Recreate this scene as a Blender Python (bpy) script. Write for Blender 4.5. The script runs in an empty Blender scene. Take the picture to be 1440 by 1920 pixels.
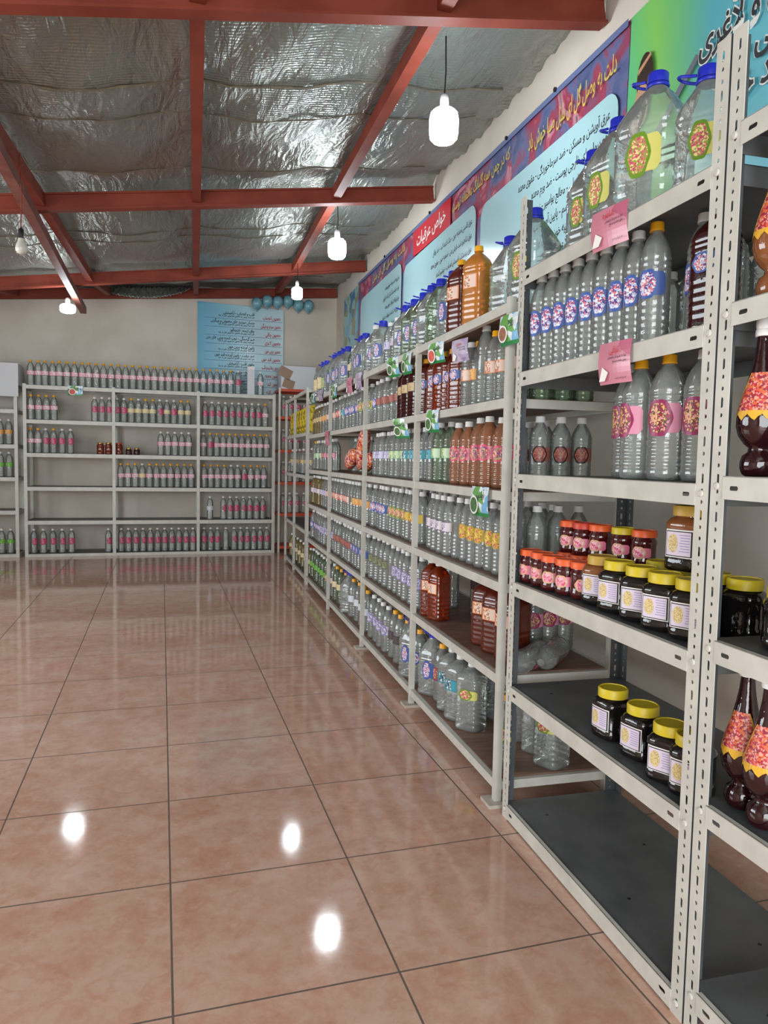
import bpy, math, random
from mathutils import Vector, Matrix
random.seed(7)
PI = math.pi
sc = bpy.context.scene
C = sc.collection

# ------------------------------------------------------------ camera, world, light, exposure
cam_d = bpy.data.cameras.new('camera'); cam = bpy.data.objects.new('camera', cam_d); C.objects.link(cam)
R_ = Vector((0.95661145, -0.29073819, 0.01912708)); U_ = Vector((0.0022895, 0.07314471, 0.99731871)); F_ = Vector((0.29135768, 0.9540027, -0.07063671))
cam.matrix_world = Matrix(((R_.x, U_.x, -F_.x, -0.0199), (R_.y, U_.y, -F_.y, -1.5107), (R_.z, U_.z, -F_.z, 1.1717), (0, 0, 0, 1)))
cam_d.sensor_fit = 'VERTICAL'; cam_d.sensor_height = 24.0; cam_d.lens = 1367.4 * 24.0 / 1920
cam_d.clip_start = 0.02
sc.camera = cam
sc.view_settings.view_transform = 'Standard'; sc.view_settings.look = 'None'
sc.view_settings.gamma = 1.0; sc.view_settings.use_curve_mapping = False
sc.view_settings.exposure = 0.0
sc.cycles.transparent_max_bounces = 40; sc.cycles.max_bounces = 14; sc.cycles.transmission_bounces = 12
sc.cycles.sample_clamp_indirect = 4.0
sc.cycles.caustics_reflective = False; sc.cycles.caustics_refractive = False
W = bpy.data.worlds.new('world'); sc.world = W; W.use_nodes = True
W.node_tree.nodes['Background'].inputs[0].default_value = (0.80, 0.90, 1.0, 1)
W.node_tree.nodes['Background'].inputs[1].default_value = 0.5
BULB_E = 62.0
def area(name, loc, rot, sx, sy, e, col):
    l = bpy.data.lights.new(name, 'AREA'); l.shape = 'RECTANGLE'; l.size = sx; l.size_y = sy; l.energy = e; l.color = col
    o = bpy.data.objects.new(name, l); o.location = loc; o.rotation_euler = rot; C.objects.link(o); return o
area('added_entrance_fill', (-0.9, -3.75, 1.25), (PI/2, 0, 0), 3.4, 2.3, 205, (0.92, 0.97, 1.0))   # added fill light behind the camera, for an assumed open shop front
area('added_left_fill', (-3.72, 2.6, 1.55), (0, -PI/2, 0), 1.5, 3.6, 135, (0.88, 0.95, 1.0))      # added fill light out of view, at an invented left wall window

# ------------------------------------------------------------ materials
def newmat(name):
    m = bpy.data.materials.new(name); m.use_nodes = True
    nt = m.node_tree; return m, nt, nt.nodes['Principled BSDF']
def lin(c):
    return tuple((x/255/12.92 if x/255 <= .04045 else ((x/255+.055)/1.055)**2.4) for x in c) + (1,)
def N(nt, t, **kw):
    n = nt.nodes.new(t)
    for k, v in kw.items(): setattr(n, k, v)
    return n
def ramp(nt, stops, const=False):
    r = N(nt, 'ShaderNodeValToRGB'); e = r.color_ramp.elements
    if const: r.color_ramp.interpolation = 'CONSTANT'
    while len(e) < len(stops): e.new(0.5)
    for i, (p, c) in enumerate(stops): e[i].position = p; e[i].color = lin(c)
    return r
def coords(nt, kind='Object', scale=(1, 1, 1)):
    tc = N(nt, 'ShaderNodeTexCoord'); mp = N(nt, 'ShaderNodeMapping'); mp.inputs['Scale'].default_value = scale
    nt.links.new(tc.outputs[kind], mp.inputs[0]); return mp.outputs[0]
def plain(name, col, rough=.5, metal=0, bump=0, bscale=60, spec=.5):
    m, nt, p = newmat(name)
    p.inputs['Base Color'].default_value = lin(col); p.inputs['Roughness'].default_value = rough; p.inputs['Metallic'].default_value = metal
    p.inputs['Specular IOR Level'].default_value = spec
    nz = N(nt, 'ShaderNodeTexNoise'); nz.inputs['Scale'].default_value = bscale; nz.inputs['Detail'].default_value = 3
    nt.links.new(coords(nt), nz.inputs['Vector'])
    mr = N(nt, 'ShaderNodeMapRange'); mr.inputs[3].default_value = max(0, rough-.06); mr.inputs[4].default_value = min(1, rough+.06)
    nt.links.new(nz.outputs[0], mr.inputs[0]); nt.links.new(mr.outputs[0], p.inputs['Roughness'])
    if bump:
        b = N(nt, 'ShaderNodeBump'); b.inputs['Strength'].default_value = bump; b.inputs['Distance'].default_value = .005
        nt.links.new(nz.outputs[0], b.inputs['Height']); nt.links.new(b.outputs[0], p.inputs['Normal'])
    return m
def mottled(name, c1, c2, scale, rough=.5, bump=0, metal=0, detail=5, stretch=(1, 1, 1), dist=.004):
    m, nt, p = newmat(name)
    nz = N(nt, 'ShaderNodeTexNoise'); nz.inputs['Scale'].default_value = scale; nz.inputs['Detail'].default_value = detail
    nt.links.new(coords(nt, scale=stretch), nz.inputs['Vector'])
    r = ramp(nt, [(.35, c1), (.65, c2)]); nt.links.new(nz.outputs[0], r.inputs[0]); nt.links.new(r.outputs[0], p.inputs['Base Color'])
    p.inputs['Roughness'].default_value = rough; p.inputs['Metallic'].default_value = metal
    if bump:
        b = N(nt, 'ShaderNodeBump'); b.inputs['Strength'].default_value = bump; b.inputs['Distance'].default_value = dist
        nt.links.new(nz.outputs[0], b.inputs['Height']); nt.links.new(b.outputs[0], p.inputs['Normal'])
    return m
def printed(name, cols, scale=90, rough=.45):
    """printed paper with a busy floral picture in the given colours"""
    m, nt, p = newmat(name)
    v = N(nt, 'ShaderNodeTexVoronoi'); v.inputs['Scale'].default_value = scale*2.2
    nz = N(nt, 'ShaderNodeTexNoise'); nz.inputs['Scale'].default_value = scale*.7
    vec = coords(nt); nt.links.new(vec, v.inputs['Vector']); nt.links.new(vec, nz.inputs['Vector'])
    s = N(nt, 'ShaderNodeSeparateColor'); nt.links.new(v.outputs['Color'], s.inputs[0])
    mx = N(nt, 'ShaderNodeMath', operation='ADD'); nt.links.new(s.outputs[0], mx.inputs[0]); nt.links.new(nz.outputs[0], mx.inputs[1])
    md = N(nt, 'ShaderNodeMath', operation='MULTIPLY'); md.inputs[1].default_value = .62; nt.links.new(mx.outputs[0], md.inputs[0])
    r = ramp(nt, [(.08+i*.84/len(cols), c) for i, c in enumerate(cols)], True)
    nt.links.new(md.outputs[0], r.inputs[0]); nt.links.new(r.outputs[0], p.inputs['Base Color'])
    p.inputs['Roughness'].default_value = rough
    return m
def bottle_mat(name, tint, density=.5, refr=.14, rough=.05, body=(216, 221, 216), bodyfac=.25):
    """clear plastic full of liquid: part see-through, part refracting, glossy skin"""
    m, nt, p = newmat(name); out = nt.nodes['Material Output']
    tr = N(nt, 'ShaderNodeBsdfTransparent'); tr.inputs[0].default_value = lin(tint)
    gl = N(nt, 'ShaderNodeBsdfRefraction'); gl.inputs['Color'].default_value = lin(tint); gl.inputs['IOR'].default_value = 1.14; gl.inputs['Roughness'].default_value = .05
    di = N(nt, 'ShaderNodeBsdfDiffuse'); di.inputs[0].default_value = lin(body)
    go = N(nt, 'ShaderNodeBsdfGlossy'); go.inputs['Roughness'].default_value = rough; go.inputs[0].default_value = (1, 1, 1, 1)
    fr = N(nt, 'ShaderNodeFresnel'); fr.inputs[0].default_value = 1.65
    nz = N(nt, 'ShaderNodeTexNoise'); nz.inputs['Scale'].default_value = 70; nt.links.new(coords(nt), nz.inputs['Vector'])
    b = N(nt, 'ShaderNodeBump'); b.inputs['Strength'].default_value = .35; b.inputs['Distance'].default_value = .002
    nt.links.new(nz.outputs[0], b.inputs['Height'])
    for x in (gl, go, fr): nt.links.new(b.outputs[0], x.inputs['Normal'])
    m1 = N(nt, 'ShaderNodeMixShader'); m1.inputs[0].default_value = refr; nt.links.new(tr.outputs[0], m1.inputs[1]); nt.links.new(gl.outputs[0], m1.inputs[2])
    m2 = N(nt, 'ShaderNodeMixShader'); m2.inputs[0].default_value = bodyfac; nt.links.new(m1.outputs[0], m2.inputs[1]); nt.links.new(di.outputs[0], m2.inputs[2])
    m3 = N(nt, 'ShaderNodeMixShader'); nt.links.new(fr.outputs[0], m3.inputs[0]); nt.links.new(m2.outputs[0], m3.inputs[1]); nt.links.new(go.outputs[0], m3.inputs[2])
    nt.links.new(m3.outputs[0], out.inputs[0]); return m

M = {}
M['white'] = mottled('painted_steel_offwhite', (196, 194, 184), (210, 208, 198), 12, .38)
M['grey'] = mottled('grey_steel_panel', (84, 87, 88), (100, 102, 103), 9, .42, detail=8)
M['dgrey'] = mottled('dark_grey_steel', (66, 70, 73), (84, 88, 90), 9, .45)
M['wood'] = mottled('brown_board', (112, 84, 70), (142, 108, 90), 7, .5, stretch=(6, 1, 6))
M['orange_steel'] = plain('orange_painted_steel', (205, 78, 48), .45)
M['wall'] = mottled('cream_plaster', (202, 192, 178), (215, 206, 193), 2.2, .7, .15, detail=8)
M['beam'] = mottled('red_oxide_painted_steel', (124, 54, 40), (142, 66, 50), 5, .6, .1)
M['beam'].node_tree.nodes['Principled BSDF'].inputs['Specular IOR Level'].default_value = .25
M['black'] = plain('black_plastic', (22, 22, 24), .4)
M['ink'] = plain('black_print', (38, 40, 46), .6)
M['redink'] = plain('red_print', (196, 30, 48), .55)
M['whiteink'] = plain('white_print', (240, 238, 232), .55)
M['goldink'] = plain('gold_print', (206, 184, 84), .5)
M['capw'] = plain('white_cap', (232, 232, 228), .4)
M['capy'] = plain('yellow_cap', (246, 176, 32), .4)
M['capb'] = plain('blue_cap', (34, 46, 190), .35)
M['lidy'] = plain('yellow_lid', (214, 190, 34), .42)
M['lidd'] = plain('dull_yellow_lid', (196, 158, 62), .45)
M['lido'] = plain('orange_lid', (236, 98, 40), .42)
M['lidr'] = plain('red_lid', (206, 62, 40), .42)
M['gold'] = plain('gold_lid', (190, 150, 70), .3, .8)
M['paper'] = plain('white_paper', (234, 232, 228), .5)
M['carton'] = plain('white_carton', (214, 216, 218), .6)
M['tape'] = plain('brown_tape', (150, 120, 96), .4)
M['concrete'] = mottled('pale_grout_pad', (176, 166, 152), (196, 188, 176), 20, .8)
M['clear'] = bottle_mat('clear_filled_plastic', (247, 252, 250))
M['green'] = bottle_mat('pale_green_filled_plastic', (226, 244, 226), body=(190, 206, 176), bodyfac=.16)
M['gold_liq'] = bottle_mat('pale_yellow_filled_plastic', (236, 216, 160), body=(200, 180, 120), bodyfac=.25)
M['peach_liq'] = bottle_mat('peach_filled_plastic', (240, 190, 160), body=(214, 150, 112), bodyfac=.35)
M['orange_liq'] = bottle_mat('orange_filled_plastic', (244, 170, 90), body=(226, 146, 62), bodyfac=.6)
M['amber'] = bottle_mat('amber_filled_plastic', (196, 74, 24), body=(150, 56, 22), bodyfac=.42)
M['brown'] = bottle_mat('red_brown_filled_plastic', (130, 50, 34), body=(112, 42, 28), bodyfac=.62)
M['wine'] = bottle_mat('dark_wine_filled_plastic', (86, 20, 22), body=(70, 22, 24), bodyfac=.6)
M['jam'] = bottle_mat('dark_red_jam', (90, 16, 20), body=(84, 24, 28), bodyfac=.75)
M['honey'] = bottle_mat('black_honey', (24, 16, 14), body=(26, 22, 22), bodyfac=.85)
M['caramel'] = bottle_mat('caramel_sauce', (170, 90, 44), body=(150, 92, 52), bodyfac=.75)
M['darksyrup'] = bottle_mat('dark_red_syrup', (60, 12, 18), body=(48, 14, 20), bodyfac=.75)
M['goldpouch'] = printed('yellow_foil_pouch', [(214, 180, 30), (226, 196, 50), (150, 130, 20), (230, 200, 60)], 18, .3)
M['redwrap'] = printed('red_orange_wrapper', [(190, 40, 44), (220, 110, 60), (240, 200, 190), (170, 30, 60), (230, 140, 90)], 35, .3)

# label prints: (edge, picture, side)
LAB = {}
def lab(key, edge, pic, side, scale=110):
    LAB[key] = (plain(key + '_label_edge', edge, .4), printed(key + '_label_picture', pic, scale), plain(key + '_label_side', side, .45))
lab('blue', (58, 92, 168), [(96, 112, 190), (196, 206, 236), (70, 60, 140), (226, 120, 120), (230, 236, 246)], (70, 96, 160))
lab('magenta', (150, 34, 90), [(190, 60, 110), (226, 150, 160), (96, 60, 40), (230, 190, 110), (160, 30, 80)], (226, 150, 176))
lab('crimson', (196, 50, 100), [(206, 70, 120), (240, 190, 205), (190, 40, 90), (150, 60, 70), (225, 120, 150)], (206, 84, 128))
lab('pinkband', (196, 60, 96), [(244, 226, 230), (238, 200, 210), (250, 240, 240), (220, 150, 170)], (244, 222, 228), 60)
lab('creamband', (222, 200, 150), [(232, 216, 176), (240, 226, 190), (226, 204, 150)], (232, 216, 176), 60)
lab('yellowgreen', (110, 150, 40), [(226, 196, 80), (220, 110, 120), (150, 170, 60), (200, 70, 110), (240, 220, 150)], (222, 218, 120))
lab('yellow', (190, 160, 40), [(226, 196, 50), (236, 214, 90), (200, 70, 90), (230, 190, 60), (180, 150, 40)], (214, 184, 70))
lab('green', (90, 160, 90), [(150, 196, 130), (226, 236, 200), (80, 150, 70), (230, 214, 130)], (196, 224, 190))
lab('brightgreen', (60, 150, 50), [(110, 190, 70), (60, 150, 50), (180, 220, 120), (90, 170, 60)], (120, 190, 80))
lab('teal', (30, 130, 150), [(60, 170, 180), (40, 130, 150), (210, 230, 230), (60, 50, 60)], (60, 160, 176))
lab('purple', (92, 60, 110), [(224, 214, 226), (110, 80, 140), (236, 230, 232), (200, 190, 206)], (226, 216, 220))
lab('lilac', (150, 140, 190), [(206, 200, 230), (170, 160, 206), (236, 234, 244), (120, 110, 150)], (214, 208, 232))
lab('darkgreen', (40, 48, 30), [(130, 140, 100), (96, 106, 70), (170, 170, 130), (70, 80, 50)], (120, 126, 92))
lab('brownred', (60, 30, 28), [(170, 96, 84), (150, 70, 64), (196, 130, 110)], (160, 90, 80))
lab('dark', (50, 40, 44), [(90, 72, 78), (70, 56, 60), (110, 92, 96)], (84, 70, 74))
lab('peach', (230, 140, 80), [(240, 170, 110), (240, 220, 210), (220, 110, 60), (160, 120, 90), (244, 226, 200)], (236, 208, 192))
lab('pink', (220, 70, 110), [(236, 120, 140), (240, 190, 150), (150, 140, 70), (220, 80, 110), (110, 70, 130)], (240, 160, 170))
lab('orange', (220, 140, 50), [(236, 170, 70), (226, 140, 50), (240, 210, 150)], (230, 170, 90))
lab('redcream', (200, 50, 60), [(240, 214, 190), (214, 70, 80), (236, 180, 160)], (238, 206, 190))
lab('cream', (70, 50, 40), [(220, 200, 150), (206, 180, 130), (190, 150, 100)], (214, 190, 140))
lab('honey', (30, 26, 28), [(216, 190, 110), (226, 206, 140), (190, 160, 90), (222, 204, 160)], (222, 208, 224), 220)
lab('jam', (220, 180, 130), [(236, 120, 150), (240, 160, 180), (220, 80, 120), (250, 200, 200)], (240, 130, 156), 100)
lab('syrup', (206, 60, 60), [(200, 50, 90), (214, 90, 80), (216, 110, 50), (190, 40, 60), (226, 160, 140), (150, 40, 60)], (222, 170, 50), 110)
lab('plainwhite', (200, 206, 220), [(226, 230, 238), (214, 220, 230)], (226, 230, 238), 60)

# ------------------------------------------------------------ mesh helpers
class G:
    def __init__(s): s.v = []; s.f = []; s.m = []
    def quadbox(s, x0, x1, y0, y1, z0, z1, mi=0, T=None):
        b = len(s.v); P = [(x0, y0, z0), (x1, y0, z0), (x1, y1, z0), (x0, y1, z0), (x0, y0, z1), (x1, y0, z1), (x1, y1, z1), (x0, y1, z1)]
        s.v += [tuple(T @ Vector(p)) if T else p for p in P]
        s.f += [tuple(b+i for i in q) for q in ((3, 2, 1, 0), (4, 5, 6, 7), (0, 1, 5, 4), (1, 2, 6, 5), (2, 3, 7, 6), (3, 0, 4, 7))]; s.m += [mi]*6; return s
    def lathe(s, prof, seg=20, p=2.0, mi=0, cx=0, cy=0, squash=1.0, close=True):
        """prof: (r, z[, p]); p is the superellipse power of the cross-section"""
        b = len(s.v)
        for q in prof:
            pw = q[2] if len(q) > 2 else p
            for k in range(seg):
                a = 2*PI*(k+.5)/seg; c, d = math.cos(a), math.sin(a)
                r = q[0]*(abs(c)**pw+abs(d)**pw)**(-1/pw)
                s.v.append((cx+r*c, cy+r*d*squash, q[1]))
        n = len(prof)
        for i in range(n-1):
            for k in range(seg):
                k2 = (k+1) % seg
                s.f.append((b+i*seg+k, b+i*seg+k2, b+(i+1)*seg+k2, b+(i+1)*seg+k)); s.m.append(mi)
        if close:
            s.f.append(tuple(b+k for k in reversed(range(seg)))); s.m.append(mi)
            s.f.append(tuple(b+(n-1)*seg+k for k in range(seg))); s.m.append(mi)
        return s
    def tube(s, pts, r, seg=6, mi=0, closed=False):
        n = len(pts); b = len(s.v); P = [Vector(p) for p in pts]
        for i in range(n):
            t = (P[(i+1) % n]-P[i-1]) if closed else (P[min(i+1, n-1)]-P[max(i-1, 0)])
            t.normalize(); a = Vector((0, 0, 1)) if abs(t.z) < .9 else Vector((1, 0, 0))
            u = t.cross(a).normalized(); w = t.cross(u)
            for k in range(seg):
                an = 2*PI*k/seg; s.v.append(tuple(P[i]+r*(math.cos(an)*u+math.sin(an)*w)))
        for i in range(n if closed else n-1):
            for k in range(seg):
                j = (i+1) % n; k2 = (k+1) % seg
                s.f.append((b+i*seg+k, b+i*seg+k2, b+j*seg+k2, b+j*seg+k)); s.m.append(mi)
        if not closed:
            s.f.append(tuple(b+k for k in range(seg))); s.f.append(tuple(b+(n-1)*seg+k for k in reversed(range(seg)))); s.m += [mi, mi]
        return s
    def mesh(s, name, mats, smooth=False, flat_angle=None):
        me = bpy.data.meshes.new(name); me.from_pydata(s.v, [], s.f)
        for m in (mats if isinstance(mats, (list, tuple)) else [mats]): me.materials.append(m)
        for p, mi in zip(me.polygons, s.m): p.material_index = mi; p.use_smooth = smooth
        if smooth: me.set_sharp_from_angle(angle=math.radians(flat_angle or 50))
        me.update(); return me
def link(name, me, parent=None, loc=(0, 0, 0), rz=0):
    o = bpy.data.objects.new(name, me); o.location = loc; o.rotation_euler = (0, 0, rz); C.objects.link(o)
    if parent: o.parent = parent
    return o
SEEN = {}
def tag(o, label, cat, group=None):
    n = len(label.replace(',', '').split())
    assert 4 <= n <= 16, (n, label)
    assert label not in SEEN, label
    SEEN[label] = 1
    o['label'] = label; o['category'] = cat
    if group: o['group'] = group
    return o
def struct(o, kind='structure'): o['kind'] = kind; return o
def thing(name, label, cat, loc=(0, 0, 0), rz=0, group=None): return tag(link(name, None, None, loc, rz), label, cat, group)

# ------------------------------------------------------------ the row frame along the right wall
TH = math.radians(2.44)
DX = Vector((math.sin(TH), math.cos(TH), 0)); NX = Vector((math.cos(TH), -math.sin(TH), 0)); O_ = Vector((1.039, 0, 0))
def P(s, t, z=0): return O_ + DX*s + NX*t + Vector((0, 0, z))
ROWRZ = -TH            # local x = outwards to the wall, local y = along the row
WALL_T = .80           # wall distance behind the shelf fronts

# ------------------------------------------------------------ text
FORMS = {}
for ch, f in {'ا': (0xFE8D, 0xFE8E), 'آ': (0xFE81, 0xFE82), 'ب': (0xFE8F, 0xFE90, 0xFE91, 0xFE92), 'پ': (0xFB56, 0xFB57, 0xFB58, 0xFB59), 'ت': (0xFE95, 0xFE96, 0xFE97, 0xFE98),
    'ث': (0xFE99, 0xFE9A, 0xFE9B, 0xFE9C), 'ج': (0xFE9D, 0xFE9E, 0xFE9F, 0xFEA0), 'چ': (0xFB7A, 0xFB7B, 0xFB7C, 0xFB7D), 'ح': (0xFEA1, 0xFEA2, 0xFEA3, 0xFEA4), 'خ': (0xFEA5, 0xFEA6, 0xFEA7, 0xFEA8),
    'د': (0xFEA9, 0xFEAA), 'ذ': (0xFEAB, 0xFEAC), 'ر': (0xFEAD, 0xFEAE), 'ز': (0xFEAF, 0xFEB0), 'ژ': (0xFB8A, 0xFB8B), 'س': (0xFEB1, 0xFEB2, 0xFEB3, 0xFEB4), 'ش': (0xFEB5, 0xFEB6, 0xFEB7, 0xFEB8),
    'ص': (0xFEB9, 0xFEBA, 0xFEBB, 0xFEBC), 'ض': (0xFEBD, 0xFEBE, 0xFEBF, 0xFEC0), 'ط': (0xFEC1, 0xFEC2, 0xFEC3, 0xFEC4), 'ظ': (0xFEC5, 0xFEC6, 0xFEC7, 0xFEC8), 'ع': (0xFEC9, 0xFECA, 0xFECB, 0xFECC),
    'غ': (0xFECD, 0xFECE, 0xFECF, 0xFED0), 'ف': (0xFED1, 0xFED2, 0xFED3, 0xFED4), 'ق': (0xFED5, 0xFED6, 0xFED7, 0xFED8), 'ک': (0xFB8E, 0xFB8F, 0xFB90, 0xFB91), 'گ': (0xFB92, 0xFB93, 0xFB94, 0xFB95),
    'ل': (0xFEDD, 0xFEDE, 0xFEDF, 0xFEE0), 'م': (0xFEE1, 0xFEE2, 0xFEE3, 0xFEE4), 'ن': (0xFEE5, 0xFEE6, 0xFEE7, 0xFEE8), 'و': (0xFEED, 0xFEEE), 'ه': (0xFEE9, 0xFEEA, 0xFEEB, 0xFEEC), 'ی': (0xFBFC, 0xFBFD, 0xFBFE, 0xFBFF)}.items(): FORMS[ch] = f
def shape(txt):
    txt = txt.replace('لا', '\x01'); FORMS['\x01'] = (0xFEFB, 0xFEFC); out = []
    for i, ch in enumerate(txt):
        f = FORMS.get(ch)
        if not f: out.append(ch); continue
        prev = i > 0 and txt[i-1] in FORMS and len(FORMS[txt[i-1]]) == 4
        nxt = len(f) == 4 and i+1 < len(txt) and txt[i+1] in FORMS
        out.append(chr(f[(3 if prev else 2) if nxt else (1 if prev else 0)]))
    return ''.join(reversed(out))
TXT = {}
def text_mesh(txt, mat, fat=.012):
    k = (txt, mat.name, fat)
    if k in TXT: return TXT[k]
    c = bpy.data.curves.new('lettering', 'FONT'); c.body = shape(txt); c.size = 1; c.resolution_u = 1; c.align_x = 'RIGHT'; c.extrude = 0.002; c.offset = fat
    o = bpy.data.objects.new('lettering', c); C.objects.link(o)
    dg = bpy.context.evaluated_depsgraph_get(); me = bpy.data.meshes.new_from_object(o.evaluated_get(dg))
    bpy.data.objects.remove(o); bpy.data.curves.remove(c)
    me.materials.clear(); me.materials.append(mat)
    TXT[k] = me; return me
def joined_text(lines, mat, parent, name='lettering', fat=.012):
    """lines: (text, x_right, z_baseline, size, squeeze); letters lie in the local x-z plane, facing -y"""
    g = G()
    for txt, x, z, size, sq in lines:
        me = text_mesh(txt, mat, fat); b = len(g.v)
        for v in me.vertices: g.v.append((x+v.co.x*size*sq, -v.co.z*size*.5, z+v.co.y*size))
        for p in me.polygons: g.f.append(tuple(b+i for i in p.vertices)); g.m.append(0)
    return link(name, g.mesh(name, mat), parent)

def twidth(txt, mat): return -min(v.co.x for v in text_mesh(txt, mat).vertices)
def tleft(txt, mat, xl, z, size, sq): return (txt, xl+twidth(txt, mat)*size*sq, z, size, sq)
def tfit(txt, mat, x0, x1, z, size): return (txt, x1, z, size, (x1-x0)/(twidth(txt, mat)*size))

# ------------------------------------------------------------ the room
m, nt, p = newmat('polished_pink_tile')
tc = N(nt, 'ShaderNodeTexCoord'); sx = N(nt, 'ShaderNodeSeparateXYZ'); nt.links.new(tc.outputs['Object'], sx.inputs[0])
def gline(sock):
    a = N(nt, 'ShaderNodeMath', operation='DIVIDE'); a.inputs[1].default_value = .5; nt.links.new(sock, a.inputs[0])
    a2 = N(nt, 'ShaderNodeMath', operation='ADD'); a2.inputs[1].default_value = .5; nt.links.new(a.outputs[0], a2.inputs[0])
    fr = N(nt, 'ShaderNodeMath', operation='FRACT'); nt.links.new(a2.outputs[0], fr.inputs[0])
    s = N(nt, 'ShaderNodeMath', operation='SUBTRACT'); s.inputs[1].default_value = .5; nt.links.new(fr.outputs[0], s.inputs[0])
    ab = N(nt, 'ShaderNodeMath', operation='ABSOLUTE'); nt.links.new(s.outputs[0], ab.inputs[0])
    fl = N(nt, 'ShaderNodeMath', operation='FLOOR'); nt.links.new(a.outputs[0], fl.inputs[0])
    return ab.outputs[0], fl.outputs[0]
gx, ix = gline(sx.outputs[0]); gy, iy = gline(sx.outputs[1])
mn = N(nt, 'ShaderNodeMath', operation='MINIMUM'); nt.links.new(gx, mn.inputs[0]); nt.links.new(gy, mn.inputs[1])
ln = N(nt, 'ShaderNodeMath', operation='LESS_THAN'); ln.inputs[1].default_value = .0052; nt.links.new(mn.outputs[0], ln.inputs[0])
cb = N(nt, 'ShaderNodeCombineXYZ'); nt.links.new(ix, cb.inputs[0]); nt.links.new(iy, cb.inputs[1])
wn = N(nt, 'ShaderNodeTexWhiteNoise'); nt.links.new(cb.outputs[0], wn.inputs['Vector'])
off = N(nt, 'ShaderNodeVectorMath', operation='MULTIPLY_ADD'); off.inputs[1].default_value = (9, 9, 9)
nt.links.new(wn.outputs['Color'], off.inputs[0]); nt.links.new(tc.outputs['Object'], off.inputs[2])
n1 = N(nt, 'ShaderNodeTexNoise'); n1.inputs['Scale'].default_value = 7; n1.inputs['Detail'].default_value = 12; n1.inputs['Roughness'].default_value = .76; n1.inputs['Distortion'].default_value = .15
nt.links.new(off.outputs[0], n1.inputs['Vector'])
r1 = ramp(nt, [(.32, (198, 150, 125)), (.46, (207, 164, 142)), (.54, (212, 173, 152)), (.68, (215, 184, 166))]); nt.links.new(n1.outputs[0], r1.inputs[0])
n2 = N(nt, 'ShaderNodeTexNoise'); n2.inputs['Scale'].default_value = 16; n2.inputs['Detail'].default_value = 10; n2.inputs['Distortion'].default_value = .4; nt.links.new(off.outputs[0], n2.inputs['Vector'])
r2 = ramp(nt, [(.50, (255, 255, 255)), (.60, (236, 206, 190)), (.68, (255, 255, 255))]); nt.links.new(n2.outputs[0], r2.inputs[0])
mm = N(nt, 'ShaderNodeMix', data_type='RGBA', blend_type='MULTIPLY'); mm.inputs[0].default_value = .3
nt.links.new(r1.outputs[0], mm.inputs[6]); nt.links.new(r2.outputs[0], mm.inputs[7])
m3 = N(nt, 'ShaderNodeMix', data_type='RGBA'); nt.links.new(ln.outputs[0], m3.inputs[0]); nt.links.new(mm.outputs[2], m3.inputs[6]); m3.inputs[7].default_value = lin((104, 88, 78))
nt.links.new(m3.outputs[2], p.inputs['Base Color'])
rr = N(nt, 'ShaderNodeMapRange'); rr.inputs[3].default_value = .07; rr.inputs[4].default_value = .6; nt.links.new(ln.outputs[0], rr.inputs[0]); nt.links.new(rr.outputs[0], p.inputs['Roughness'])
bp = N(nt, 'ShaderNodeBump'); bp.inputs['Strength'].default_value = .05; bp.inputs['Distance'].default_value = .002; nt.links.new(n1.outputs[0], bp.inputs['Height']); nt.links.new(bp.outputs[0], p.inputs['Normal'])
p.inputs['Specular IOR Level'].default_value = .62
M['floor'] = m
X0, Y0, Y1 = -3.6, -3.6, 8.0
struct(link('floor', G().quadbox(X0-.2, 2.6, Y0-.2, Y1+.2, -.1, 0).mesh('floor', M['floor'])))
g = G().quadbox(WALL_T, WALL_T+.2, -4.0, 8.2, 0, 3.42)
struct(link('wall_right', g.mesh('wall_right', M['wall']), None, O_, ROWRZ))
struct(link('wall_back', G().quadbox(X0-.2, 2.45, Y1, Y1+.2, 0, 3.5).mesh('wall_back', M['wall'])))
g = G(); 
g.quadbox(X0-.2, X0, Y0, .8, 0, 3.0); g.quadbox(X0-.2, X0, 4.4, Y1, 0, 3.0); g.quadbox(X0-.2, X0, .8, 4.4, 0, .8); g.quadbox(X0-.2, X0, .8, 4.4, 2.3, 3.0)
struct(link('wall_left', g.mesh('wall_left', M['wall'])))
g = G(); g.quadbox(X0-.2, -2.6, Y0-.2, Y0, 0, 3.3); g.quadbox(.8, 1.85, Y0-.2, Y0, 0, 3.3); g.quadbox(-2.6, .8, Y0-.2, Y0, 2.4, 3.3)
struct(link('wall_front', g.mesh('wall_front', M['wall'])))

# roof: rafters as measured, purlins above them, foil insulation hung over both
RAF = [(-.95, -3.4, 2.28, 1.84, 3.13), (1.5, -3.4, 2.30, 1.892, 3.142), (3.93, -3.4, 2.41, 1.993, 3.169), (6.25, -3.4, 2.44, 2.091, 3.202), (7.93, -3.4, 2.80, 2.16, 3.27)]
def zraf(i, x): y, xa, za, xb, zb = RAF[i]; return za+(zb-za)*(x-xa)/(xb-xa)
def zroof(x, y):
    ys = [r[0] for r in RAF]
    if y <= ys[0]: return zraf(0, x)
    for i in range(4):
        if y <= ys[i+1]:
            f = (y-ys[i])/(ys[i+1]-ys[i]); return zraf(i, x)*(1-f)+zraf(i+1, x)*f
    return zraf(4, x)
m, nt, p = newmat('foil_insulation')
vec = coords(nt)
w1 = N(nt, 'ShaderNodeTexNoise'); w1.inputs['Scale'].default_value = 5.5; w1.inputs['Detail'].default_value = 5; w1.inputs['Distortion'].default_value = 1.5
mp = N(nt, 'ShaderNodeMapping'); mp.inputs['Scale'].default_value = (2.4, .6, 1); mp.inputs['Rotation'].default_value = (0, 0, .35); nt.links.new(vec, mp.inputs[0]); nt.links.new(mp.outputs[0], w1.inputs['Vector'])
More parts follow.
